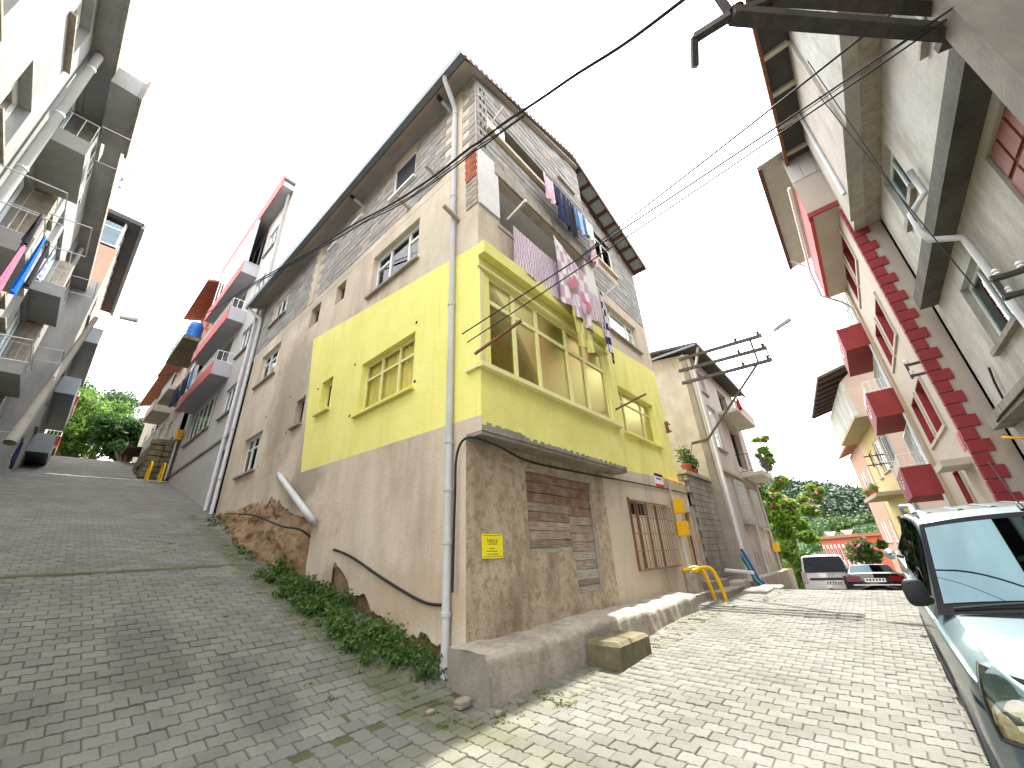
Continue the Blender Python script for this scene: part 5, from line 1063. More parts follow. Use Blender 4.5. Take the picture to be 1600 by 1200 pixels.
p = [cF.P(-.4, .4, 0), cF.P(CWd + .4, .4, 0), cF.P(CWd + .4, -9, 0), cF.P(-.4, -9, 0)]
flat_roof_box(CB, [(q2.x, q2.y) for q2 in p], ZT, ZT + .3, 'roof_tile')
for k in range(2): MB().lathe(cF.P(1.2 + k * 4.5, -1.0, ZT + .3), [(.25, 0), (.6, .5), (.62, .55)], 12).build('roof_dish', 'white_pvc', CB)

# ------------------------------------------------------------------ poles and wires
UP = thing('utility_pole', 'leaning concrete utility pole with three crossarms and a street lamp', 'utility pole', (11.6, -.45, 0))
base, top = atZ(.05, 1164, 925), None
hb = math.hypot(base.x - CAM.x, base.y - CAM.y)
d = ray(1066, 556); t_ = (base.x - .25 - CAM.x) / d.x; top = CAM + d * t_
UP.location = base; ORG[UP.name] = base.copy()
pm = MB(); n = 6
for i in range(n + 1):
    f = i / n; p = base.lerp(top, f); w = .19 - .075 * f
    pm.v += [(p.x - w, p.y - w * .7, p.z), (p.x + w, p.y - w * .7, p.z), (p.x + w, p.y + w * .7, p.z), (p.x - w, p.y + w * .7, p.z)]
for i in range(n):
    for j in range(4): pm.f.append((i * 4 + j, i * 4 + (j + 1) % 4, i * 4 + 4 + (j + 1) % 4, i * 4 + 4 + j))
pm.f.append((n * 4, n * 4 + 1, n * 4 + 2, n * 4 + 3)); pm.build('post', 'pole_concrete', UP)
arms = []
for (pa, pb) in (((1061, 562), (1190, 524)), ((1061, 580), (1198, 543)), ((1066, 599), (1206, 562))):
    a = atX(top.x - .1, *pa); q2 = atX(top.x - .35, *pb); arms.append((a, q2))
    o = MB().bar(a, q2, .09, .11).build('crossarm', 'steel_dark', UP)
    for f in (.72, .97):
        p = a.lerp(q2, f); MB().lathe((p.x, p.y, p.z + .05), [(.02, 0), (.05, .03), (.035, .07), (.055, .1), (.03, .15)], 10).build('insulator', 'dark_wood', o)
MB().bar(arms[0][0].lerp(arms[0][1], .87), arms[2][0].lerp(arms[2][1], .87), .06).build('arm_tie', 'steel_dark', UP)
low = atX(top.x - .05, 1086, 692); MB().bar(low + Vector((0, .12, .0)), low + Vector((0, -.5, .03)), .08).build('bracket', 'steel_dark', UP)
mid = low + Vector((0, -.45, .02)); MB().bar(mid, arms[2][0].lerp(arms[2][1], .86), .06).build('stay', 'steel_dark', UP)
e = arms[2][1]; MB().tube([e, e + Vector((0, .08, .55)), e + Vector((0, .02, .75)), e + Vector((-.05, -.35, .98))], .025, 8).build('lamp_bracket', 'lamp_grey', UP)
l0 = e + Vector((-.05, -.35, .98)); MB().tube([l0, l0 + Vector((0, -.2, .1)), l0 + Vector((0, -.55, .22))], .06, 10, .09).build('lamp_head', 'lamp_grey', UP)
def catenary(p, q2, sag, n=24): return [p.lerp(q2, i / n) + Vector((0, 0, -sag * 4 * (i / n) * (1 - i / n))) for i in range(n + 1)]
p2 = low + Vector((-.1, .1, -.05)); single(MB().tube(catenary(p2, atY(.2, 1072, 762), .1), .012, 6), 'pole_cable', 'cable', 'thin cable drooping from the leaning utility pole to the yellow house', 'cable')
# near pole, mostly above the frame
NP = thing('near_pole', 'square concrete pole with steel crossarms reaching in at the top right corner', 'utility pole', (.55, -6.2, -.3))
MB().hexa([(.38, -6.46, -.4), (.82, -6.46, -.4), (.82, -6.1, -.4), (.38, -6.1, -.4), (.44, -6.46, 8.5), (.74, -6.46, 8.5), (.74, -6.16, 8.5), (.44, -6.16, 8.5)]).build('post', 'pole_concrete', NP)
def arm(pa, pb, z, w, name='crossarm', m='steel_dark'):
    a, b_ = atZ(z, *pa), atZ(z, *pb); return MB().bar(a, b_, w).build(name, m, NP), a, b_
_, a1, e1 = arm((1492, 52), (1142, 24), 5.9, .12); _, a2, e2 = arm((1520, 14), (1210, -6), 6.2, .12)
MB().bar(e1, atZ(5.95, 1085, 60), .07).build('arm_end', 'steel_dark', NP); MB().bar(atZ(5.95, 1085, 58), atZ(5.75, 1086, 105), .06).build('arm_drop', 'steel_dark', NP)
MB().bar(e1 + Vector((0, 0, .04)), atZ(6.2, 1118, -12), .07).build('arm_tie', 'steel_dark', NP); MB().bar(atZ(5.96, 1160, 18), atZ(6.2, 1225, -8), .07).build('arm_tie', 'steel_dark', NP)
MB().bar(atZ(5.9, 1465, 72), atZ(5.9, 1520, 48), .10).build('arm_clamp', 'steel_dark', NP)
for f in (.05, .2): p = e1.lerp(a1, f); MB().lathe((p.x, p.y, p.z + .05), [(.02, 0), (.05, .03), (.035, .07), (.055, .1), (.03, .15)], 10).build('insulator', 'dark_wood', NP)
# cables
def wire(pts, r, label, sagm='cable'):
    return single(MB().tube(pts, r, 6), 'overhead_cable', 'cable', label, 'cable', tuple(pts[0]), smooth=True)
def through(p0, pm_, p1, n=40):
    """smooth curve through three points"""
    out = []
    for i in range(n + 1):
        t = i / n; c = pm_ * 2 - (p0 + p1) * .5; out.append(p0 * (1 - t) ** 2 + c * (2 * t * (1 - t)) + p1 * t * t)
    return out
# bundle sweeping past the eaves of the left face
cp = [atX(-.75, 1130, -45), atX(-.75, 965, 75), atX(-.75, 850, 150), atX(-.75, 760, 213), atX(-.75, 722, 241), atX(-.7, 640, 302), atX(-.7, 560, 347), atX(-.7, 480, 395), atX(-.72, 400, 440), atX(-1.0, 330, 485), atY(25, 260, 515), atY(29.5, 205, 531), atY(33.5, 162, 535)]
def spline(P, k=6):
    out = []
    for i in range(len(P) - 1):
        a, b, c, d = P[max(i - 1, 0)], P[i], P[i + 1], P[min(i + 2, len(P) - 1)]
        for j in range(k): t = j / k; out.append(.5 * ((2 * b) + (c - a) * t + (2 * a - 5 * b + 4 * c - d) * t * t + (3 * b - a - 3 * c + d) * t ** 3))
    return out + [P[-1]]
sp = spline(cp)
for k, (dz, r, lb) in enumerate(((0, .022, 'thick twisted cable bundle sweeping past the eaves of the left face'), (-.09, .013, 'thin loose cable just below the twisted bundle on the left face'), (.07, .011, 'thin loose cable just above the twisted bundle on the left face'))):
    pts = [p + Vector((.05 * k, 0, dz * math.sin(math.pi * min(1, i / 50)) + .015 * math.sin(i * .9 + k))) for i, p in enumerate(sp)]
    wire(pts if k == 0 else pts[14:52], r, lb)
# street cables from the near pole to the balcony corner and bay
wb = atY(-.38, 722, 522)
wire(catenary(atZ(6.9, 1425, -4), atY(-.35, 905, 402), .03), .015, 'thick black cable from the top right to the balcony corner')
wire(catenary(atZ(5.8, 1500, 5), wb, .03), .010, 'black cable from the crossarm down to the left end of the yellow bay')
wire(catenary(atZ(5.9, 1512, 8), atY(-.36, 730, 535), .03), .009, 'lower twin of the cable running down to the yellow bay')
wire(catenary(atZ(5.7, 1480, 20), atY(-.36, 915, 408), .02), .005, 'hair-thin wire beside the thick balcony cable')
wire(catenary(atY(-6.2, 1262, 95), atY(-6.5, 1450, 372), .1), .009, 'thin wire sagging across the upper grey concrete wall')
wire(catenary(atY(-6.2, 1280, 150), atY(-6.5, 1528, 455), .1), .009, 'thin wire running down to the insulators on the grey wall')
# black service cable along the bay underside and ground floor
wire(spline([atX(-.03, 697, 945), atX(-.03, 660, 940), atX(-.03, 600, 905), atX(-.03, 545, 868), atX(-.03, 500, 850), atX(-.3, 470, 828), atX(-.42, 440, 822), atX(-.45, 400, 806), atX(-.3, 375, 803), atX(-.1, 352, 803)]), .02, 'black cable clipped along the foot of the shaded left wall')
wire(spline([Vector((-.14, .1, 1.0)), Vector((-.13, .08, 2.2)), Vector((-.12, .06, 2.75)), Vector((-.06, -.1, 2.98)), Vector((.3, -.30, 2.90)), Vector((1.5, -.03, 2.86)), Vector((3.5, -.03, 2.88)), Vector((5.5, -.03, 2.93)), Vector((7.5, -.03, 2.97)), Vector((9.6, -.03, 2.99))]), .018, 'black cable running under the bay soffit above the boarded opening')
# far lamp post left, leaning, and pale pole at the crest
LP = thing('lamp_post', 'concrete lamp post leaning in front of the apartment block', 'lamp post', atX(-5.0, 15, 690))
a, b_ = atX(-5.0, 15, 692), atX(-4.6, 150, 497); MB().tube([a, a.lerp(b_, .5), b_], .14, 10, .08).build('post', 'pole_concrete', LP, smooth=True)
MB().tube([b_, b_ + Vector((.15, 0, .25)), b_ + Vector((.6, -.1, .3))], .03, 8).build('lamp_bracket', 'lamp_grey', LP); MB().tube([b_ + Vector((.6, -.1, .3)), b_ + Vector((1.15, -.15, .36))], .09, 10, .12).build('lamp_head', 'lamp_grey', LP)
CP = thing('crest_pole', 'pale tapering pole standing before the trees at the road crest', 'pole', atX(-2.6, 130, 718))
a, b_ = atX(-2.6, 130, 720), atX(-2.6, 170, 632); MB().tube([a, b_], .24, 10, .13).build('post', 'white_plaster', CP, smooth=True); MB().lathe(b_, [(.07, 0), (.16, .06), (.12, .2), (.04, .26)], 10).build('lamp_head', 'lamp_grey', CP)
wire(catenary(b_ + Vector((0, 0, .2)), atY(33.5, 160, 536), .0), .02, 'thin wire rising from the pale crest pole')

# ------------------------------------------------------------------ vehicles: lofted bodies
def catmull(P, t):
    n = len(P) - 1; i = min(int(t * n), n - 1); f = t * n - i
    a, b, c, d = P[max(i - 1, 0)], P[i], P[i + 1], P[min(i + 2, n)]
    return [.5 * (2 * b[k] + (c[k] - a[k]) * f + (2 * a[k] - 5 * b[k] + 4 * c[k] - d[k]) * f * f + (3 * b[k] - a[k] - 3 * c[k] + d[k]) * f ** 3) for k in range(len(b))]
class Body:
    """stations (x, z_bottom, half_width, z_belt, roof_edge_y, roof_edge_z, z_top); S(s, t): s along, t 0 sill .. 1 roof centre"""
    def __init__(s, st, T): s.st = st; s.T = T
    def sec(s, x):
        P = s.st
        for a, b in zip(P, P[1:]):
            if x <= b[0]:
                f = max(0, (x - a[0]) / (b[0] - a[0])); return [a[k] + (b[k] - a[k]) * f for k in range(7)]
        return list(P[-1])
    def S(s, x, t, off=0.0, side=1):
        _, zb, yw, zt, yr, zr, zc = s.sec(x)
        P = [(yw * .86, zb), (yw * .96, zb + .06), (yw, zb + (zt - zb) * .45), (yw * .985, zt - .04), (yw * .95, zt), (yr + (yw * .95 - yr) * .12, zt + (zr - zt) * .86), (yr * .93, zr + (zc - zr) * .35), (yr * .6, zc - .006), (0, zc)]
        y, z = catmull(P, t)
        if off:
            y2, z2 = catmull(P, min(1, t + .01)); y1, z1 = catmull(P, max(0, t - .01)); ty, tz = y2 - y1, z2 - z1; l = math.hypot(ty, tz) or 1
            y += tz / l * off; z -= ty / l * off
        return s.T(x, side * y, z)
    def body(s, parent, m, arches, nx=90, nt=40, name='body', r=.36):
        mb = MB(); x0, x1 = s.st[0][0], s.st[-1][0]
        for side in (1, -1):
            k0 = len(mb.v); xs = [x0 + (x1 - x0) * i / nx for i in range(nx + 1)]
            loc = []
            for x in xs:
                for j in range(nt + 1): mb.v.append(tuple(s.S(x, j / nt, 0, side))); 
            for i in range(nx):
                for j in range(nt):
                    xm = (xs[i] + xs[i + 1]) / 2
                    if j / nt < .55 and arches:
                        zb = s.sec(xm); zz = None
                        _, zb_, yw, zt, *_r = zb; zz = catmull([(0, zb_), (0, zb_ + .06), (0, zb_ + (zt - zb_) * .45), (0, zt - .04), (0, zt)], min(1, (j + .5) / nt * 2))[1]
                        if any((xm - ax) ** 2 + (zz - .31) ** 2 < r * r for ax in arches): continue
                    q_ = (k0 + i * (nt + 1) + j, k0 + (i + 1) * (nt + 1) + j, k0 + (i + 1) * (nt + 1) + j + 1, k0 + i * (nt + 1) + j + 1)
                    mb.f.append(q_ if side == 1 else q_[::-1])
            for e, x in ((0, x0), (nx, x1)):
                c = len(mb.v); mb.v.append(tuple(s.T(x, 0, s.sec(x)[1] + .2)))
                for j in range(nt): mb.f.append((k0 + e * (nt + 1) + j, k0 + e * (nt + 1) + j + 1, c))
        return mb.build(name, m, parent, smooth=True)
    def patch(s, parent, name, m, xa, xb, ta, tb, off=.006, side=1, n=14, shape=None):
        def fn(a, b):
            xx0 = xa if not callable(xa) else xa(b); xx1 = xb if not callable(xb) else xb(b)
            return s.S(xx0 + (xx1 - xx0) * a, ta + (tb - ta) * b, off, side)
        return MB().grid(fn, n, 10).build(name, m, parent, smooth=True)
def wheels(parent, T, xs, yw, r=.31, flare=None, fr=.36):
    for x in xs:
        for sd_ in (1, -1):
            def ring(prof, name, m, par, n=24):
                mb = MB(); k = len(prof)
                for j in range(n):
                    an = 2 * math.pi * j / n
                    for rr, h in prof: mb.v.append(tuple(T(x + rr * math.cos(an), sd_ * (yw + h), .31 + rr * math.sin(an))))
                for j in range(n):
                    for i in range(k - 1): mb.f.append((j * k + i, ((j + 1) % n) * k + i, ((j + 1) % n) * k + i + 1, j * k + i + 1))
                return mb.build(name, m, par, smooth=True)
            w = ring([(.19, -.2), (r, -.2), (r + .005, -.1), (r, -.01), (r - .04, .0), (.21, -.01)], 'tyre', 'tyre', parent)
            ring([(.21, -.012), (.19, -.03), (.1, -.02), (.02, -.03), (.001, -.03)], 'rim', 'rim', w)
            ring([(fr + .02, -.5), (fr + .02, -.21), (.001, -.21)], 'wheel_well', 'trim_black', w)
            if flare:
                mb = MB(); n = 22
                for j in range(n + 1):
                    an = math.pi * (-.12 + 1.24 * j / n)
                    for rr, h in ((fr - .03, -.05), (fr - .03, .018), (fr + .03, .022), (fr + .085, .008), (fr + .085, -.05)): mb.v.append(tuple(T(x + rr * math.cos(an), sd_ * (yw + h), .31 + rr * math.sin(an))))
                for j in range(n):
                    for i in range(4): mb.f.append((j * 5 + i, j * 5 + 5 + i, j * 5 + 6 + i, j * 5 + 1 + i))
                mb.build('arch_flare', flare, parent, smooth=True)
def placer(x, y, z, yaw, pitch=0.0):
    c, s_ = math.cos(yaw), math.sin(yaw); cp, sp_ = math.cos(pitch), math.sin(pitch)
    def T(px, py, pz):
        X_, Z_ = px * cp + pz * sp_, -px * sp_ + pz * cp
        return Vector((x + X_ * c - py * s_, y + X_ * s_ + py * c, z + Z_))
    return T
# --- the near van: front towards the camera, body running up the street
VX, VY, VZ = -.25, -5.125, -.27
T = placer(VX, VY, VZ - .085, 0, math.radians(-3.0))
van = thing('parked_van', 'pale teal-silver van with roof rails parked nose-on at the right edge', 'van', (VX + 2, VY, VZ))
B = Body([(0, .30, .70, .80, .60, .87, .90), (.06, .26, .80, .84, .68, .92, .95), (.25, .24, .87, .95, .74, 1.00, 1.02), (.6, .24, .89, 1.02, .75, 1.06, 1.08), (1.05, .24, .90, 1.06, .76, 1.12, 1.14), (1.15, .24, .90, 1.07, .765, 1.16, 1.18),
          (1.90, .24, .90, 1.09, .70, 1.70, 1.735), (2.2, .24, .90, 1.09, .70, 1.76, 1.80), (3.2, .24, .90, 1.09, .70, 1.78, 1.83), (4.1, .24, .89, 1.09, .69, 1.75, 1.80), (4.28, .28, .86, 1.06, .66, 1.70, 1.74)], T)
B.body(van, 'paint_teal', (.82, 3.5), r=.38)
# windscreen set into the raked front, black surround, wiper
def scr(u, v, m_=0.0, off=.012):     # u across -1..1, v up 0..1
    x = 1.15 + .75 * v; sct = B.sec(x); yw = .83 - .145 * v - m_; zc = sct[6]; bow = (1 - abs(u) ** 2.4) * .05
    return T(x - .06 * (1 - u * u) - off, u * yw, zc - .045 + bow * .9 + (.02 if False else 0) + .012)
MB().grid(lambda a, b: scr(-1.0 + 2.0 * a, -.10 + 1.14 * b, 0, .055), 24, 14).build('screen_surround', 'trim_matt', van, smooth=True)
ws = MB().grid(lambda a, b: scr(-.95 + 1.9 * a, .05 + .90 * b, 0, .063), 24, 14).build('windscreen', 'windscreen', van, smooth=True)
for (u0, u1, v0, v1) in ((.9, -.05, .0, .06), (.1, -.75, .0, .06)):
    o = MB().tube([scr(u0 + (u1 - u0) * i / 8, v0 + (v1 - v0) * i / 8, 0, .085) for i in range(9)], .009, 6).build('wiper', 'trim_black', van)
    MB().tube([scr(u1 + .3, -.08, 0, .08), scr((u0 + u1) / 2, (v0 + v1) / 2, 0, .095)], .012, 6).build('wiper_arm', 'trim_black', o)
for sd_ in (1, -1):
    B.patch(van, 'side_window', 'dark_glass', lambda b: 1.42 + .38 * b, 2.35, .53, .66, .008, sd_); B.patch(van, 'side_window', 'dark_glass', 2.45, 3.35, .53, .66, .008, sd_); B.patch(van, 'side_window', 'dark_glass', 3.45, 4.1, .53, .66, .008, sd_)
    # headlamp: lens over a bright reflector
    def hl(a, b, off, sd__=sd_):
        top = (.36 - .38 * a, .775 - .42 * a ** 1.6, .99 - .05 * a); bot = (.05 - .13 * a, .83 - .42 * a ** 1.6, .72 - .02 * a); k = b - .0
        p = [bot[i] + (top[i] - bot[i]) * k for i in range(3)]; bul = .05 * math.sin(math.pi * b) * (1 - .3 * a) + off
        return T(p[0] - bul * .7, sd__ * (p[1] + bul * .5), p[2] + bul * .35)
    hb_ = MB().grid(lambda a, b: hl(a, b, .0), 14, 8).build('headlamp', 'lamp_house', van, smooth=True)
    MB().grid(lambda a, b: hl(a, b, .03), 14, 8).build('lamp_lens', 'lamp_glass', hb_, smooth=True)
    MB().tube([hl(i / 10, .02, .02) for i in range(11)], .012, 6).tube([hl(i / 10, .98, .02) for i in range(11)], .010, 6).tube([hl(.02, i / 10, .02) for i in range(11)], .010, 6).build('lamp_seal', 'trim_black', hb_)
    for a_ in (.42, .72):
        c = hl(a_, .42, -.02); nn = (hl(a_, .42, .1) - c).normalized(); rr = .07
        MB().tube([c, c + nn * .012, c + nn * .03], rr * .5, 16, rr).build('reflector', 'white_pvc', hb_, smooth=True)
    mo = B.S(1.32, .56, .02, sd_); k_ = sd_
    mi = MB().tube([mo, mo + Vector((-.02, .04 * k_, .02))], .03, 8).build('mirror', 'trim_black', van)
    mb = MB(); cpt = mo + Vector((-.03, .075 * k_, .06))
    mb.grid(lambda a, b: (cpt.x + .07 * math.sin(math.pi * (b)) * (-1 if True else 1) * math.cos(a * math.pi), cpt.y + .075 * math.cos(2 * math.pi * a) * math.sin(math.pi * b) ** .5, cpt.z + .10 * math.cos(math.pi * b)), 16, 10)
    mb.build('mirror_shell', 'trim_black', mi, smooth=True)
    rl = MB().tube([T(2.15, sd_ * .66, 1.80), T(2.25, sd_ * .66, 1.87), T(3.9, sd_ * .65, 1.88), T(4.0, sd_ * .65, 1.80)], .022, 8).build('roof_rail', 'grey_metal', van, smooth=True)
    B.patch(van, 'door_strip', 'flare_grey', 1.25, 3.05, .20, .27, .014, sd_)
    for xx in (1.3, 2.4): B.patch(van, 'door_seam', 'trim_black', xx, xx + .012, .10, .55, .003, sd_, n=2)
    MB().tube([B.S(2.1, .46, .01, sd_), B.S(2.14, .46, .045, sd_), B.S(2.26, .46, .045, sd_), B.S(2.3, .46, .01, sd_)], .014, 6).build('door_handle', 'paint_teal', van)
    B.patch(van, 'bumper_flank', 'paint_teal', .0, .42, .05, .34, .012, sd_)
    c = T(.10, sd_ * .66, .42); MB().lathe(c, [(.075, .0), (.08, -.03), (.06, -.035)], 16, axis='x').build('fog_lamp', 'trim_black', van)
wheels(van, T, (.82, 3.5), .885, flare='flare_grey')
MB().add([T(-.012, -.42, .60), T(-.012, .42, .60), T(-.005, .42, .82), T(-.005, -.42, .82)], [(0, 1, 2, 3)]).build('grille', 'trim_black', van)
MB().add([T(-.03, -.62, .30), T(-.03, .62, .30), T(-.03, .62, .46), T(-.03, -.62, .46)], [(0, 1, 2, 3)]).build('lower_grille', 'trim_black', van)
for y in (-.55, -.33, -.11, .11, .33, .55): MB().grid(lambda a, b, y=y: T(2.25 + 1.75 * a, y - .03 + .06 * b, B.sec(2.25 + 1.75 * a)[6] + .004 - .02 * (y / .6) ** 2 + .010 * math.sin(math.pi * b)), 10, 4).build('roof_rib', 'paint_teal', van, smooth=True)
MB().tube([T(2.0, .0, 1.76), T(2.05, .0, 1.80)], .02, 8).tube([T(2.02, 0, 1.79), T(2.3, 0, 2.2)], .005, 5).build('aerial', 'trim_black', van)
hg = MB().grid(lambda a, b: (lambda x, u: T(x, u * .70, B.sec(x)[6] + .004 - .035 * abs(u) ** 2.2))(.18 + .86 * a, -1 + 2 * b), 14, 20).build('bonnet', 'paint_teal', van, smooth=True)
# --- silver car behind the van
T = placer(4.9, -5.15, gz(7, -5) - .02, 0, math.radians(-2))
sc = thing('silver_car', 'silver car parked directly behind the teal-silver van', 'car', (6.9, -5.15, -.25))
B = Body([(0, .3, .62, .62, .55, .68, .72), (.3, .22, .82, .80, .65, .86, .9), (1.0, .2, .86, .92, .7, .97, 1.0), (1.15, .2, .86, .93, .7, 1.0, 1.03), (1.95, .2, .86, .95, .58, 1.40, 1.45), (3.1, .2, .86, .96, .57, 1.42, 1.46), (3.9, .22, .82, .95, .6, 1.0, 1.05), (4.2, .3, .7, .85, .55, .9, .92)], T)
B.body(sc, 'paint_silver', (.8, 3.3)); wheels(sc, T, (.8, 3.3), .85, flare=None)
for sd_ in (1, -1):
    B.patch(sc, 'side_window', 'dark_glass', lambda b: 1.35 + .4 * b, 2.3, .53, .66, .006, sd_); B.patch(sc, 'side_window', 'dark_glass', 2.38, 3.3, .53, .66, .006, sd_)
    p = B.S(1.3, .55, .02, sd_); mi = MB().tube([p, p + Vector((0, .08 * sd_, .02))], .025, 8).build('mirror', 'trim_black', sc); MB().lathe(p + Vector((-.04, .16 * sd_, .05)), [(.02, -.05), (.08, -.03), (.09, .02), (.08, .06), (.02, .08)], 12, axis='x').build('mirror_shell', 'paint_silver', mi, smooth=True)
MB().grid(lambda a, b: T(1.2 + .72 * b, (-.62 + 1.24 * a) * (1 - .1 * b), 1.04 + .40 * b + .02 * math.sin(math.pi * a)), 12, 8).build('windscreen', 'windscreen', sc, smooth=True)
# --- white van and black car beyond the crest, seen from behind (rear towards the camera)
def rear_car(name, label, cat, x, y, z, yaw, pitch, st, m, van_):
    T = placer(x, y, z, yaw, pitch); o = thing(name, label, cat, (x, y, z)); B = Body(st, T); L_ = st[-1][0]
    B.body(o, m, (.75, L_ - .85)); wheels(o, T, (.75, L_ - .85), st[3][2] - .02)
    W_ = st[2][2]
    if van_:
        MB().grid(lambda a, b: T(-.02 + .0 * b, (-.70 + 1.4 * a) * (1 - .12 * b), 1.10 + .58 * b), 10, 6).build('rear_window', 'dark_glass', o, smooth=True)
        MB().add([T(-.03, -.6, .82), T(-.03, .6, .82), T(-.03, .6, .90), T(-.03, -.6, .90)], [(0, 1, 2, 3)]).build('handle_strip', 'trim_black', o)
        pl = MB().add([T(-.02, -.45, .68), T(-.02, .1, .68), T(-.02, .1, .80), T(-.02, -.45, .80)], [(0, 1, 2, 3)]).build('number_plate', 'white_pvc', o)
        bx = [(-.08, -.86, .18), (.15, -.86, .18), (.15, .86, .18), (-.08, .86, .18), (-.08, -.86, .50), (.15, -.86, .50), (.15, .86, .50), (-.08, .86, .50)]
        MB().hexa([T(*p) for p in bx]).build('bumper', 'trim_black', o)
        zs, zt_, yy = .72, 1.12, .78
    else:
        MB().grid(lambda a, b: T(.55 + .75 * b, (-.62 + 1.24 * a) * (1 - .12 * b), 1.0 + .36 * b + .025 * math.sin(math.pi * a)), 10, 6).build('rear_window', 'windscreen', o, smooth=True)
        pl = MB().add([T(-.03, -.28, .66), T(-.03, .28, .66), T(-.03, .28, .78), T(-.03, -.28, .78)], [(0, 1, 2, 3)]).build('number_plate', 'white_pvc', o)
        MB().add([T(-.035, -.62, .56), T(-.035, .62, .56), T(-.035, .62, .59), T(-.035, -.62, .59)], [(0, 1, 2, 3)]).build('chrome_strip', 'rim', o)
        zs, zt_, yy = .68, .84, .66
    for k in range(6): MB().add([T(-.034, -.24 + k * .085 - (.17 if van_ else 0), .70), T(-.034, -.19 + k * .085 - (.17 if van_ else 0), .70), T(-.034, -.19 + k * .085 - (.17 if van_ else 0), .76), T(-.034, -.24 + k * .085 - (.17 if van_ else 0), .76)], [(0, 1, 2, 3)]).build('plate_character', 'ink', pl)
    for sd_ in (1, -1):
        bx = [(-.03, yy - .12, zs), (.12, yy - .12, zs), (.12, yy + .06, zs), (-.03, yy + .06, zs), (-.03, yy - .10, zt_), (.12, yy - .10, zt_), (.12, yy + .05, zt_), (-.03, yy + .05, zt_)] if van_ else [(-.035, yy - .28, zs), (.16, yy - .28, zs), (.16, yy + .12, zs), (-.01, yy + .12, zs), (-.035, yy - .28, zt_), (.16, yy - .28, zt_), (.16, yy + .11, zt_), (-.01, yy + .11, zt_)]
        MB().hexa([T(a, sd_ * b, c) for a, b, c in bx]).build('tail_lamp', 'tail_red', o)
        B.patch(o, 'side_window', 'dark_glass', 1.3, 2.2, .53, .66, .006, sd_); B.patch(o, 'side_window', 'dark_glass', 2.3, 3.0, .53, .66, .006, sd_)
        p = B.S(L_ - 1.5, .55, .02, sd_); MB().lathe(p + Vector((0, .12 * sd_, .05)), [(.02, -.06), (.1, -.03), (.1, .04), (.02, .08)], 12, axis='x').build('mirror', 'trim_black', o, smooth=True)
    return o
vst = [(0, .35, .80, 1.02, .66, 1.62, 1.70), (.06, .24, .85, 1.04, .68, 1.70, 1.77), (.3, .22, .87, 1.05, .69, 1.75, 1.80), (2.4, .22, .87, 1.05, .69, 1.76, 1.81), (2.8, .22, .87, 1.03, .68, 1.68, 1.73), (3.35, .22, .86, 1.0, .72, 1.08, 1.12), (4.0, .24, .82, .9, .66, .96, 1.0), (4.2, .3, .7, .75, .58, .8, .84)]
sst = [(0, .40, .74, .84, .62, .90, .93), (.08, .26, .84, .90, .68, .95, .98), (.5, .22, .88, .93, .72, .97, 1.0), (.62, .2, .88, .93, .70, 1.0, 1.04), (1.35, .2, .88, .93, .58, 1.36, 1.40), (2.3, .2, .88, .93, .58, 1.40, 1.44), (3.1, .2, .88, .92, .66, 1.02, 1.06), (4.2, .22, .84, .78, .66, .82, .86), (4.5, .3, .7, .62, .55, .68, .72)]
pv, pc = atX(17.3, 1299, 920), atX(15.4, 1372, 918)
rear_car('white_van', 'white van with black rear bumper driving down beyond the street crest', 'van', pv.x, pv.y, gz(pv.x, pv.y) + .38, math.radians(5), math.radians(11), vst, 'paint_white', True)
rear_car('black_car', 'black saloon with dark tail lamps parked beyond the street crest', 'car', pc.x, pc.y, gz(pc.x, pc.y) + .12, math.radians(3), math.radians(10), sst, 'paint_black', False)

# ------------------------------------------------------------------ laundry
clothmat('rug_mauve', (.68, .58, .64), (.40, .30, .38), 'wave', 4.0); clothmat('sheet_check', (.72, .66, .68), (.48, .36, .42), 'check', 3.0); clothmat('purple_check', (.55, .52, .58), (.045, .02, .10), 'check', 4.5)
clothmat('cloth_black', (.016, .016, .022), (.03, .03, .04)); clothmat('cloth_navy', (.012, .018, .06), (.03, .04, .09)); clothmat('cloth_denim', (.06, .13, .26), (.10, .20, .36)); clothmat('cloth_pink', (.60, .36, .46), (.70, .55, .60), 'wave', 3)
clothmat('cloth_blue', (.02, .16, .60), (.01, .10, .45)); clothmat('cloth_mauve', (.34, .12, .22), (.45, .2, .3)); clothmat('cloth_white', (.78, .78, .78), (.68, .68, .7)); clothmat('cloth_magenta', (.30, .02, .12), (.22, .015, .09)); clothmat('cloth_plaid', (.45, .50, .62), (.2, .25, .4), 'check', 12); clothmat('cloth_lblue', (.25, .40, .60), (.45, .55, .7), 'stripe', 6); clothmat('cloth_yellowed', (.66, .60, .20), (.52, .44, .16), 'check', 3.0)
yb = -.47
cloth('balcony_rug', 'wide mauve textured rug hung over the left of the balcony parapet', 'rug', (.86, yb, 7.56), (2.62, yb, 7.58), 1.0, 'rug_mauve', .03, nfold=2, drop2=1.16)
cloth('balcony_rug', 'mauve textured rug hung over the right end of the balcony parapet', 'rug', (3.0, yb, 7.58), (4.25, yb, 7.6), .95, 'rug_mauve', .03, nfold=2, drop2=.85)
pk1 = cloth('bed_sheet', 'white and mauve checked sheet with pink roses draped between the balcony rugs', 'sheet', (2.15, -.62, 8.15), (3.55, -.60, 7.75), 1.75, 'sheet_check', .06, taper=.12, nfold=3)
for k, (u, z) in enumerate(((2.55, 6.95), (2.75, 7.1), (3.0, 6.75), (3.2, 6.62))): MB().grid(lambda a, b, u=u, z=z: (u + .13 * math.cos(a * 6.28) * b, -.715, z + .15 * math.sin(a * 6.28) * b), 12, 3).build('rose_print', 'flower_pink', pk1)
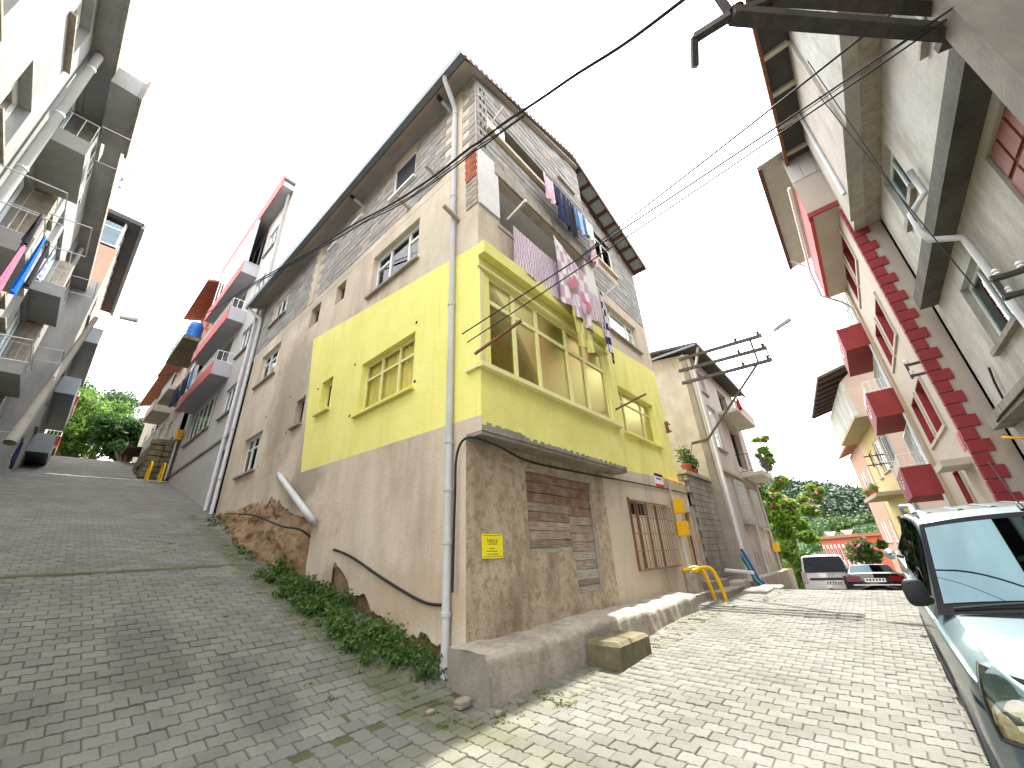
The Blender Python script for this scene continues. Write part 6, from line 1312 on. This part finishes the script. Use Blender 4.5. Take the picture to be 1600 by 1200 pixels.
cloth('bed_sheet', 'checked sheet ends hanging in front of the yellow bay window', 'sheet', (2.55, -.60, 6.45), (3.35, -.58, 6.4), .95, 'cloth_yellowed', .05, taper=.1, nfold=2)
cloth('blanket', 'narrow purple checked blanket hanging at the balcony corner', 'blanket', (4.3, -.55, 7.9), (4.62, -.5, 7.75), 2.0, 'purple_check', .05, nfold=1, taper=-.25)
ya = -.62
for k, (u, w, d, m, nm, lb, c) in enumerate(((2.28, .34, .62, 'cloth_pink', 'shirt', 'pale pink shirt first on the attic clothesline', 'shirt'), (2.66, .16, .5, 'cloth_black', 'vest', 'small black vest beside the pale pink shirt', 'vest'), (2.84, .42, .85, 'cloth_navy', 'trousers', 'dark navy trousers on the attic clothesline', 'trousers'), (3.22, .36, .92, 'cloth_black', 'trousers', 'longest black trousers on the attic clothesline', 'trousers'), (3.55, .26, .6, 'cloth_denim', 'jeans', 'faded denim jeans on the attic clothesline', 'jeans'), (3.78, .28, .62, 'cloth_lblue', 'shirt', 'striped light blue shirt on the attic clothesline', 'shirt'), (4.05, .26, .55, 'cloth_denim', 'shirt', 'blue denim shirt last on the attic clothesline', 'shirt'), (4.28, .34, .5, 'cloth_white', 'towel', 'white towel ending the attic clothesline', 'towel'))):
    cloth(nm, lb, c, (u - .25, ya, 10.18), (u - .25 + w * 1.2, ya, 10.16), d * 1.35, m, .035, nfold=2, split=(nm in ('trousers', 'jeans')))
cloth('pillow_case', 'pink and white pillow case hanging low beside the attic line', 'pillow case', (4.2, -.5, 9.55), (4.75, -.45, 9.5), .62, 'cloth_pink', .05, nfold=2)
single(MB().tube(catenary(Vector((2.2, ya, 10.22)), Vector((4.7, ya, 10.20)), .02), .006, 5), 'clothesline', 'cable', 'thin clothesline strung below the attic opening', 'clothesline')
# left block laundry
for k, (px, py, w, d, m, nm, lb, c) in enumerate(((57, 345, .22, 1.35, 'cloth_mauve', 'towel', 'long mauve towel hanging from the left block', 'towel'), (66, 330, .16, .6, 'cloth_black', 'sweater', 'grey-black sweater above the blue towel on the left block', 'sweater'), (72, 362, .22, 1.2, 'cloth_blue', 'towel', 'bright blue towel hanging from the left block', 'towel'), (78, 378, .2, .95, 'cloth_black', 'trousers', 'black trousers beside the bright blue towel', 'trousers'), (86, 384, .2, .75, 'cloth_plaid', 'shirt', 'pale blue checked shirt at the end of the left block line', 'shirt'))):
    p = atX(-5.12, px, py); cloth(nm, lb, c, p, p + Vector((0, w, 0)), d, m, .03, nfold=2)
for k, (u, z, w, d, m, nm, lb, c) in enumerate(((6.5, 10.72, .6, .8, 'cloth_white', 'towel', 'glaring white cloth hanging from the top left balcony', 'towel'), (13.6, 5.32, .4, .7, 'cloth_navy', 'shirt', 'navy shirt hanging from a lower far balcony of the left block', 'shirt'), (14.1, 5.32, .4, .8, 'cloth_black', 'trousers', 'black trousers hanging from a lower far balcony of the left block', 'trousers'), (14.0, 8.02, .5, .6, 'cloth_white', 'towel', 'white cloth on the farther upper balcony of the left block', 'towel'))):
    cloth(nm, lb, c, GL.P(u, 1.2, z), GL.P(u + w, 1.2, z), d, m, .03, nfold=2)
cloth('blanket', 'magenta cloth hanging far up the left road before the trees', 'blanket', atY(31, 75, 628), atY(31, 96, 620), 2.0, 'cloth_magenta', .05, nfold=2)
# red band house laundry
for k, (u, w, d, m, nm, lb, c) in enumerate(((20.8, .6, 1.0, 'cloth_black', 'coat', 'black coat at the far end of the red balcony line', 'coat'), (20.0, .6, 1.1, 'cloth_navy', 'trousers', 'navy trousers on the red balcony line', 'trousers'), (19.1, .6, 1.2, 'cloth_black', 'trousers', 'black trousers mid way on the red balcony line', 'trousers'), (18.2, .6, 1.15, 'cloth_navy', 'jacket', 'dark navy jacket on the red balcony line', 'jacket'), (17.4, .5, 1.1, 'cloth_denim', 'jeans', 'blue jeans nearest on the red balcony line', 'jeans'))):
    cloth(nm, lb, c, NF.P(u, 1.0, 10.4), NF.P(u + w, 1.0, 10.4), d, m, .04, nfold=2)
cloth('shirt', 'white shirt above the dark clothes on the red balcony', 'shirt', NF.P(18.0, .95, 10.85), NF.P(18.5, .95, 10.85), .4, 'cloth_white', .04)
bb = thing('water_barrel', 'bright blue plastic barrel standing on the mouldy balcony', 'barrel', (-.8, 23.6, 14.42)); MB().lathe((-.8, 23.6, 14.42), [(.30, 0), (.36, .08), (.38, .4), (.37, .42), (.38, .46), (.37, .8), (.38, .84), (.34, 1.15), (.30, 1.2)], 20).build('shell', 'blue_plastic', bb, smooth=True); MB().lathe((-.8, 23.6, 15.61), [(.31, 0), (.31, .05), (.1, .06)], 16).build('lid', 'blue_plastic', bb)
# red cloths on the street house
cloth('cushion_cover', 'bright red cloth hanging from the grey street house balcony', 'cloth', NB.P(17.4, .95, 8.3), NB.P(18.0, .95, 8.3), .6, 'cloth_red' if 'cloth_red' in MATS else clothmat('cloth_red', (.5, .02, .02), (.4, .015, .015)), .05)

# ------------------------------------------------------------------ signs
sg = thing('sale_poster', 'small yellow poster with black lettering on the rough ground-floor wall', 'poster', (.5, -.01, 1.5))
MB().fbox(RF, .29, .71, .006, .012, 1.37, 1.69).build('sheet', 'poster', sg)
text_mb('NIKKA', .075, lambda x, y: RF.P(.5 + x, .0135, 1.595 + y)).build('lettering', 'ink', sg)
for k, (z, w) in enumerate(((1.555, .20), (1.495, .13), (1.462, .24), (1.425, .22))):
    for j in range(int(w / .022)): MB().fbox(RF, .5 - w / 2 + j * .022, .5 - w / 2 + j * .022 + .015, .0122, .0128, z - .006, z + .006).build('print_mark', 'ink', sg)
for z in (1.664, 1.392): MB().fbox(RF, .31, .69, .0122, .0128, z, z + .006).build('border', 'ink', sg)
sg = thing('number_sign', 'small white sign with dark top and red base beside the gas riser', 'sign', (7.3, -.01, 3.15))
MB().fbox(RF, 7.02, 7.62, .004, .012, 2.98, 3.36).build('plate', 'white_pvc', sg); MB().fbox(RF, 7.02, 7.62, .0125, .014, 3.28, 3.36).build('top_bar', 'sign_dark', sg); MB().fbox(RF, 7.02, 7.62, .0125, .014, 2.98, 3.07).build('base_bar', 'sign_red', sg)
for j in range(5): MB().fbox(RF, 7.12 + j * .08, 7.18 + j * .08, .0125, .0135, 3.19, 3.24).build('print_mark', 'sign_dark', sg)
# yellow gas pipe guards
gg = thing('pipe_guard', 'bent yellow pipe guard beside the door steps', 'guard rail', (8.0, -.5, 0))
for y, x in ((-.62, 7.75), (-.30, 7.95)): MB().tube(spline([Vector((x - .25, y + .3, .86)), Vector((x, y + .05, .93)), Vector((x + .14, y - .08, .84)), Vector((x + .22, y - .16, .5)), Vector((x + .30, y - .22, -.05))]), .045, 10).build('pipe', 'gas_yellow', gg, smooth=True)
gg = thing('pipe_guard', 'yellow hoop guard at the foot of the red band house', 'guard rail', (-.55, 22.3, 5.8))
for dx in (0, .5): MB().tube(spline([Vector((-.9 + dx, 21.9, 5.6)), Vector((-.9 + dx, 21.95, 6.5)), Vector((-.9 + dx, 22.25, 6.75)), Vector((-.9 + dx, 22.6, 6.6)), Vector((-.9 + dx, 22.7, 5.7))]), .05, 8).build('hoop', 'gas_yellow', gg, smooth=True)
gb2 = thing('gas_cabinet', 'yellow gas cabinet with pipes far up the left road', 'gas meter', atY(31.5, 56, 680)); p = atY(31.5, 57, 665); MB().box(p.x - .3, p.x + .3, p.y - .3, p.y + .3, p.z - .35, p.z + .35).build('box', 'gas_yellow', gb2); MB().tube([p, p - Vector((0, 0, 1.8))], .08, 8).build('pipe', 'gas_yellow', gb2)
# hoses by the pole
for k, (m, lb, off) in enumerate((('hose_blue', 'dark blue hose coiled against the wall behind the utility pole', 0), ('hose_teal', 'teal hose hanging behind the foot of the utility pole', -.55))):
    single(MB().tube(spline([Vector((14.0 + off, -.12, 1.3)), Vector((13.9 + off, -.3, .8)), Vector((13.7 + off, -.5, .3)), Vector((13.3 + off, -.75, .14)), Vector((12.6 + off, -.7, .12)), Vector((12.3 + off, -.9, .12))]), .05, 8), 'garden_hose', m, lb, 'hose', smooth=True)
ctl = thing('potted_plant', 'potted plant standing on the court wall beside the yellow storey', 'plant', (10.8, .2, 3.84))
MB().lathe((10.8, .2, 3.84), [(.12, 0), (.18, .26), (.2, .26), (.2, .3)], 14).build('pot', 'terracotta', ctl); v_, q2 = leaves(420, [((10.9, .2, 4.45), (.42, .3, .32)), ((11.5, .2, 4.25), (.4, .25, .3))], .07, seed=4); npmesh('foliage', v_, q2, 'weed_leaf', ctl); MB().tube([(10.8, .2, 4.05), (10.85, .2, 4.5)], .02, 6).build('stem', 'bark', ctl)
MB().lathe((11.5, .2, 3.84), [(.12, 0), (.16, .2), (.17, .22)], 14).build('pot', 'terracotta', ctl)

# ------------------------------------------------------------------ earth bank and weeds under the left face
def bank(a, b):
    y = 3.9 + 8.3 * a; top = foot(min(y, 12.4)) + .15; g = gz(-.5, y); w = math.sin(math.pi * min(1, a * 1.25)) ** .6
    nz_ = mnoise.fractal((y * .9, b * 2.2, 3.1), .9, 2.1, 6) ; rg = abs(mnoise.noise((y * 3.1, b * 5.0, 7.7)))
    dd = .04 + (.42 * w) * (1 - b) ** 1.2 + .16 * nz_ * w - .13 * rg * w + .05
    dd -= .40 * (1 if 4.4 < y < 6.6 else .45) * max(0, b - .66) * 1.6
    return (-dd if dd > -.07 else .07, y, g - .15 + (top - g + .15) * b)
bk = MB().grid(bank, 260, 60); bo = bk.build('earth_bank', 'earth', None, smooth=True, kind='structure')
MB().box(-.16, .02, 3.62, 4.36, .2, 2.55).build('buttress', 'plaster_left', H)
bl = []
r = random.Random(5)
for i in range(230):
    y = r.choice((r.gauss(1.6, .7), r.gauss(3.3, .6), r.gauss(4.9, .5), r.gauss(7.5, .8), r.gauss(10.5, 1.0))); y = min(max(y, .35), 12.3); w = .06 + .16 * abs(math.sin(y * 1.1 + .4)) + (.18 if 1 < y < 5 else 0); x = -.10 - r.random() ** 1.3 * (w + .28); s_ = r.uniform(.05, .14) * (1.25 if y < 5 else .8)
    bl.append(((x, y, gz(x, y) + s_ * .4 + max(0, (.4 + x) * .3)), (s_ * 1.2, s_ * 1.4, s_)))
for i in range(90):
    y = r.uniform(1.0, 5.2); x = -.2 - r.random() * .55; s_ = r.uniform(.09, .17); bl.append(((x, y, gz(x, y) + .1 + (.55 + x) * .4 * r.random()), (s_, s_ * 1.3, s_)))
v_, q2 = leaves(10500, bl, .034, shell=.6, seed=8); wd = npmesh('weeds', v_, q2, 'weed_leaf', None, kind='stuff'); tag(wd, 'low green weeds growing along the foot of the shaded left wall', 'weeds')
# grass and moss in joints, plinth foot and house feet
bl = []
for i in range(260):
    k = r.random()
    if k < .35: x, y = r.uniform(-.4, 8), -.72 - r.random() ** 2 * .5
    elif k < .6: x, y = -.3 - r.random() ** 1.5 * 1.6, r.uniform(.1, 12)
    elif k < .75: x, y = r.uniform(8, 13), -1.0 - r.random() * .9
    else: x, y = r.uniform(-.9, .6), r.uniform(-1.0, .3)
    s_ = r.uniform(.015, .05); bl.append(((x, y, gz(x, y) + .004), (s_ * 2, s_ * 2, s_ * .5)))
v_, q2 = leaves(5200, bl, .014, shell=.6, seed=9); mo_ = npmesh('moss_tufts', v_, q2, 'moss', None, kind='stuff'); tag(mo_, 'tiny moss and grass tufts between the paving stones', 'moss')

# ------------------------------------------------------------------ trees, shrubs, hillside
def tree(name, label, base, h, blobs, m, n, size, seed, trunk=.22, group=None, cat='tree'):
    base = Vector(base); t = thing(name, label, cat, base, group); tp = base + Vector((0, 0, h * .55))
    mb = MB(); mb.tube([base - Vector((0, 0, .5)), base.lerp(tp, .5) + Vector((.1, .05, 0)), tp], trunk, 8, trunk * .5)
    mb.build('trunk', 'bark', t, smooth=True)
    for c, e in blobs[::2]:
        c = Vector(c); MB().tube([tp - Vector((0, 0, h * .15)), (tp + c) / 2 + Vector((0, 0, -.1)), c], trunk * .35, 6, .03).build('limb', 'bark', t, smooth=True)
    v_, q_ = leaves(n, blobs, size, seed=seed); npmesh('crown', v_, q_, m, t); return t
def crown(c, R, n, seed, flat=.75):
    r = random.Random(seed); c = Vector(c); out = []
    for i in range(n):
        d = Vector((r.gauss(0, 1), r.gauss(0, 1), r.gauss(0, 1) * flat)).normalized() * R * r.uniform(.25, 1.0); s_ = R * r.uniform(.2, .42); out.append((tuple(c + d), (s_, s_, s_ * .75)))
    return out
for k, (px, py, yy, R, m, lb) in enumerate(((105, 660, 47, 4.6, 'tree_leaf', 'broad bright green tree behind the pale crest pole'), (72, 640, 52, 4.2, 'tree_leaf', 'taller bright green tree at the far left of the crest'), (160, 668, 56, 4.6, 'dark_leaf', 'dark green tree right of the pale crest pole'), (205, 690, 44, 3.0, 'dark_leaf', 'dark tree partly hidden by the old houses at the crest'), (140, 640, 66, 5.0, 'dark_leaf', 'distant dark tree above the road crest'))):
    c = atY(yy, px, py); tree('crest_tree', lb, (c.x, c.y, c.z - R * 1.7), R * 2.2, crown(c, R, 26, 40 + k), m, 9000, .20, 50 + k, .3, 'trees at the road crest')
# bushes by the street
bb_ = []
for (px, py, xx, R) in ((1205, 760, 25, 1.6), (1215, 800, 25.5, 1.7), (1222, 850, 26, 1.8), (1228, 890, 26, 1.6), (1240, 790, 27, 1.5), (1250, 840, 28, 1.7), (1200, 720, 25, 1.1), (1190, 700, 24.5, .9), (1262, 770, 28, 1.2), (1245, 900, 26, 1.3)):
    c = atX(xx, px, py); bb_ += crown(c, R * .7, 7, px)
cbs = atX(25.5, 1222, 915); t = thing('flowering_bush', 'tall yellow-green climbing bush with pink blooms beside the grey street house', 'bush', (cbs.x, cbs.y, cbs.z - 1.2))
v_, q2 = leaves(26000, bb_, .14, seed=71); npmesh('foliage', v_, q2, 'bush_leaf', t)
fl = [(c, (e[0] * 1.1, e[1] * 1.1, e[2] * 1.1)) for c, e in bb_ if c[2] > atX(25, 1210, 800).z]; v_, q2 = leaves(420, fl, .13, shell=.1, seed=72); npmesh('blooms', v_, q2, 'flower_pink', t)
for k in range(5): a = Vector((cbs.x + k * .4 - 1, cbs.y + .2, cbs.z - 1.5)); MB().tube([a, a + Vector((.2, .3, 3)), a + Vector((-.4, -.2, 5.5))], .06, 6, .02).build('stem', 'bark', t, smooth=True)
c = atX(22.5, 1352, 862); t = tree('rose_shrub', 'rounded shrub with white and pink flowers in front of the yellow house', (c.x, c.y, c.z - 1.7), 1.6, crown(c, 1.0, 12, 9), 'weed_leaf', 3600, .12, 73, .08, cat='shrub')
v_, q2 = leaves(130, crown(c, 1.05, 12, 9), .11, shell=.1, seed=74); npmesh('blooms', v_, q2, 'flower_pink', t)
# hillside: terrain and its wood
hc = atX(150, 1230, 760); HC = Vector((190, 40, 0))
def hill_z(x, y):
    f = smooth(x, 62, 200) * (1 - .25 * smooth(x, 230, 420)); ridge = 21 + 3.5 * np.sin(y / 40.0 + 2.2) + 1.8 * np.sin(y / 17.0)
    ridge = ridge * (1 - .55 * smooth(-y, -35, 40)); return -16.2 + f * (ridge + 16) + 1.2 * np.sin(x / 9.0) * np.sin(y / 7.0) * f
hx, hy = np.linspace(56, 480, 70), np.linspace(-160, 330, 90); Xh, Yh = np.meshgrid(hx, hy, indexing='ij'); vh = np.stack([Xh, Yh, hill_z(Xh, Yh)], -1).reshape(-1, 3)
ih = np.arange(len(hx) * len(hy)).reshape(len(hx), len(hy)); qh_ = np.stack([ih[:-1, :-1], ih[1:, :-1], ih[1:, 1:], ih[:-1, 1:]], -1).reshape(-1, 4); npmesh('hill', vh, qh_, 'hill_ground', None, kind='structure', smooth=True)
rr = np.random.default_rng(3); nb = 3400; bx, by = rr.uniform(58, 215, nb), rr.uniform(-45, 70, nb); bz = hill_z(bx, by); sz = rr.uniform(.9, 2.2, nb)
for nm, m, sel, n, size in (('hillside_shrubs', 'hill_leaf', (bx < 150), 110000, .42), ('hillside_wood', 'hill_dark', (bx >= 150), 42000, .7)):
    k = 1.0 if nm == 'hillside_shrubs' else 1.7
    B_ = [((bx[i], by[i], bz[i] + sz[i] * k * .5), (sz[i] * k, sz[i] * k, sz[i] * k * .8)) for i in np.where(sel)[0]]
    v_, q2 = leaves(n, B_, size, shell=.25, flat=.4, seed=81); o = npmesh(nm, v_, q2, m, None, kind='stuff'); tag(o, 'green shrub cover on the facing hillside' if k == 1.0 else 'dark wood along the top of the far hill', 'shrubs' if k == 1.0 else 'wood')
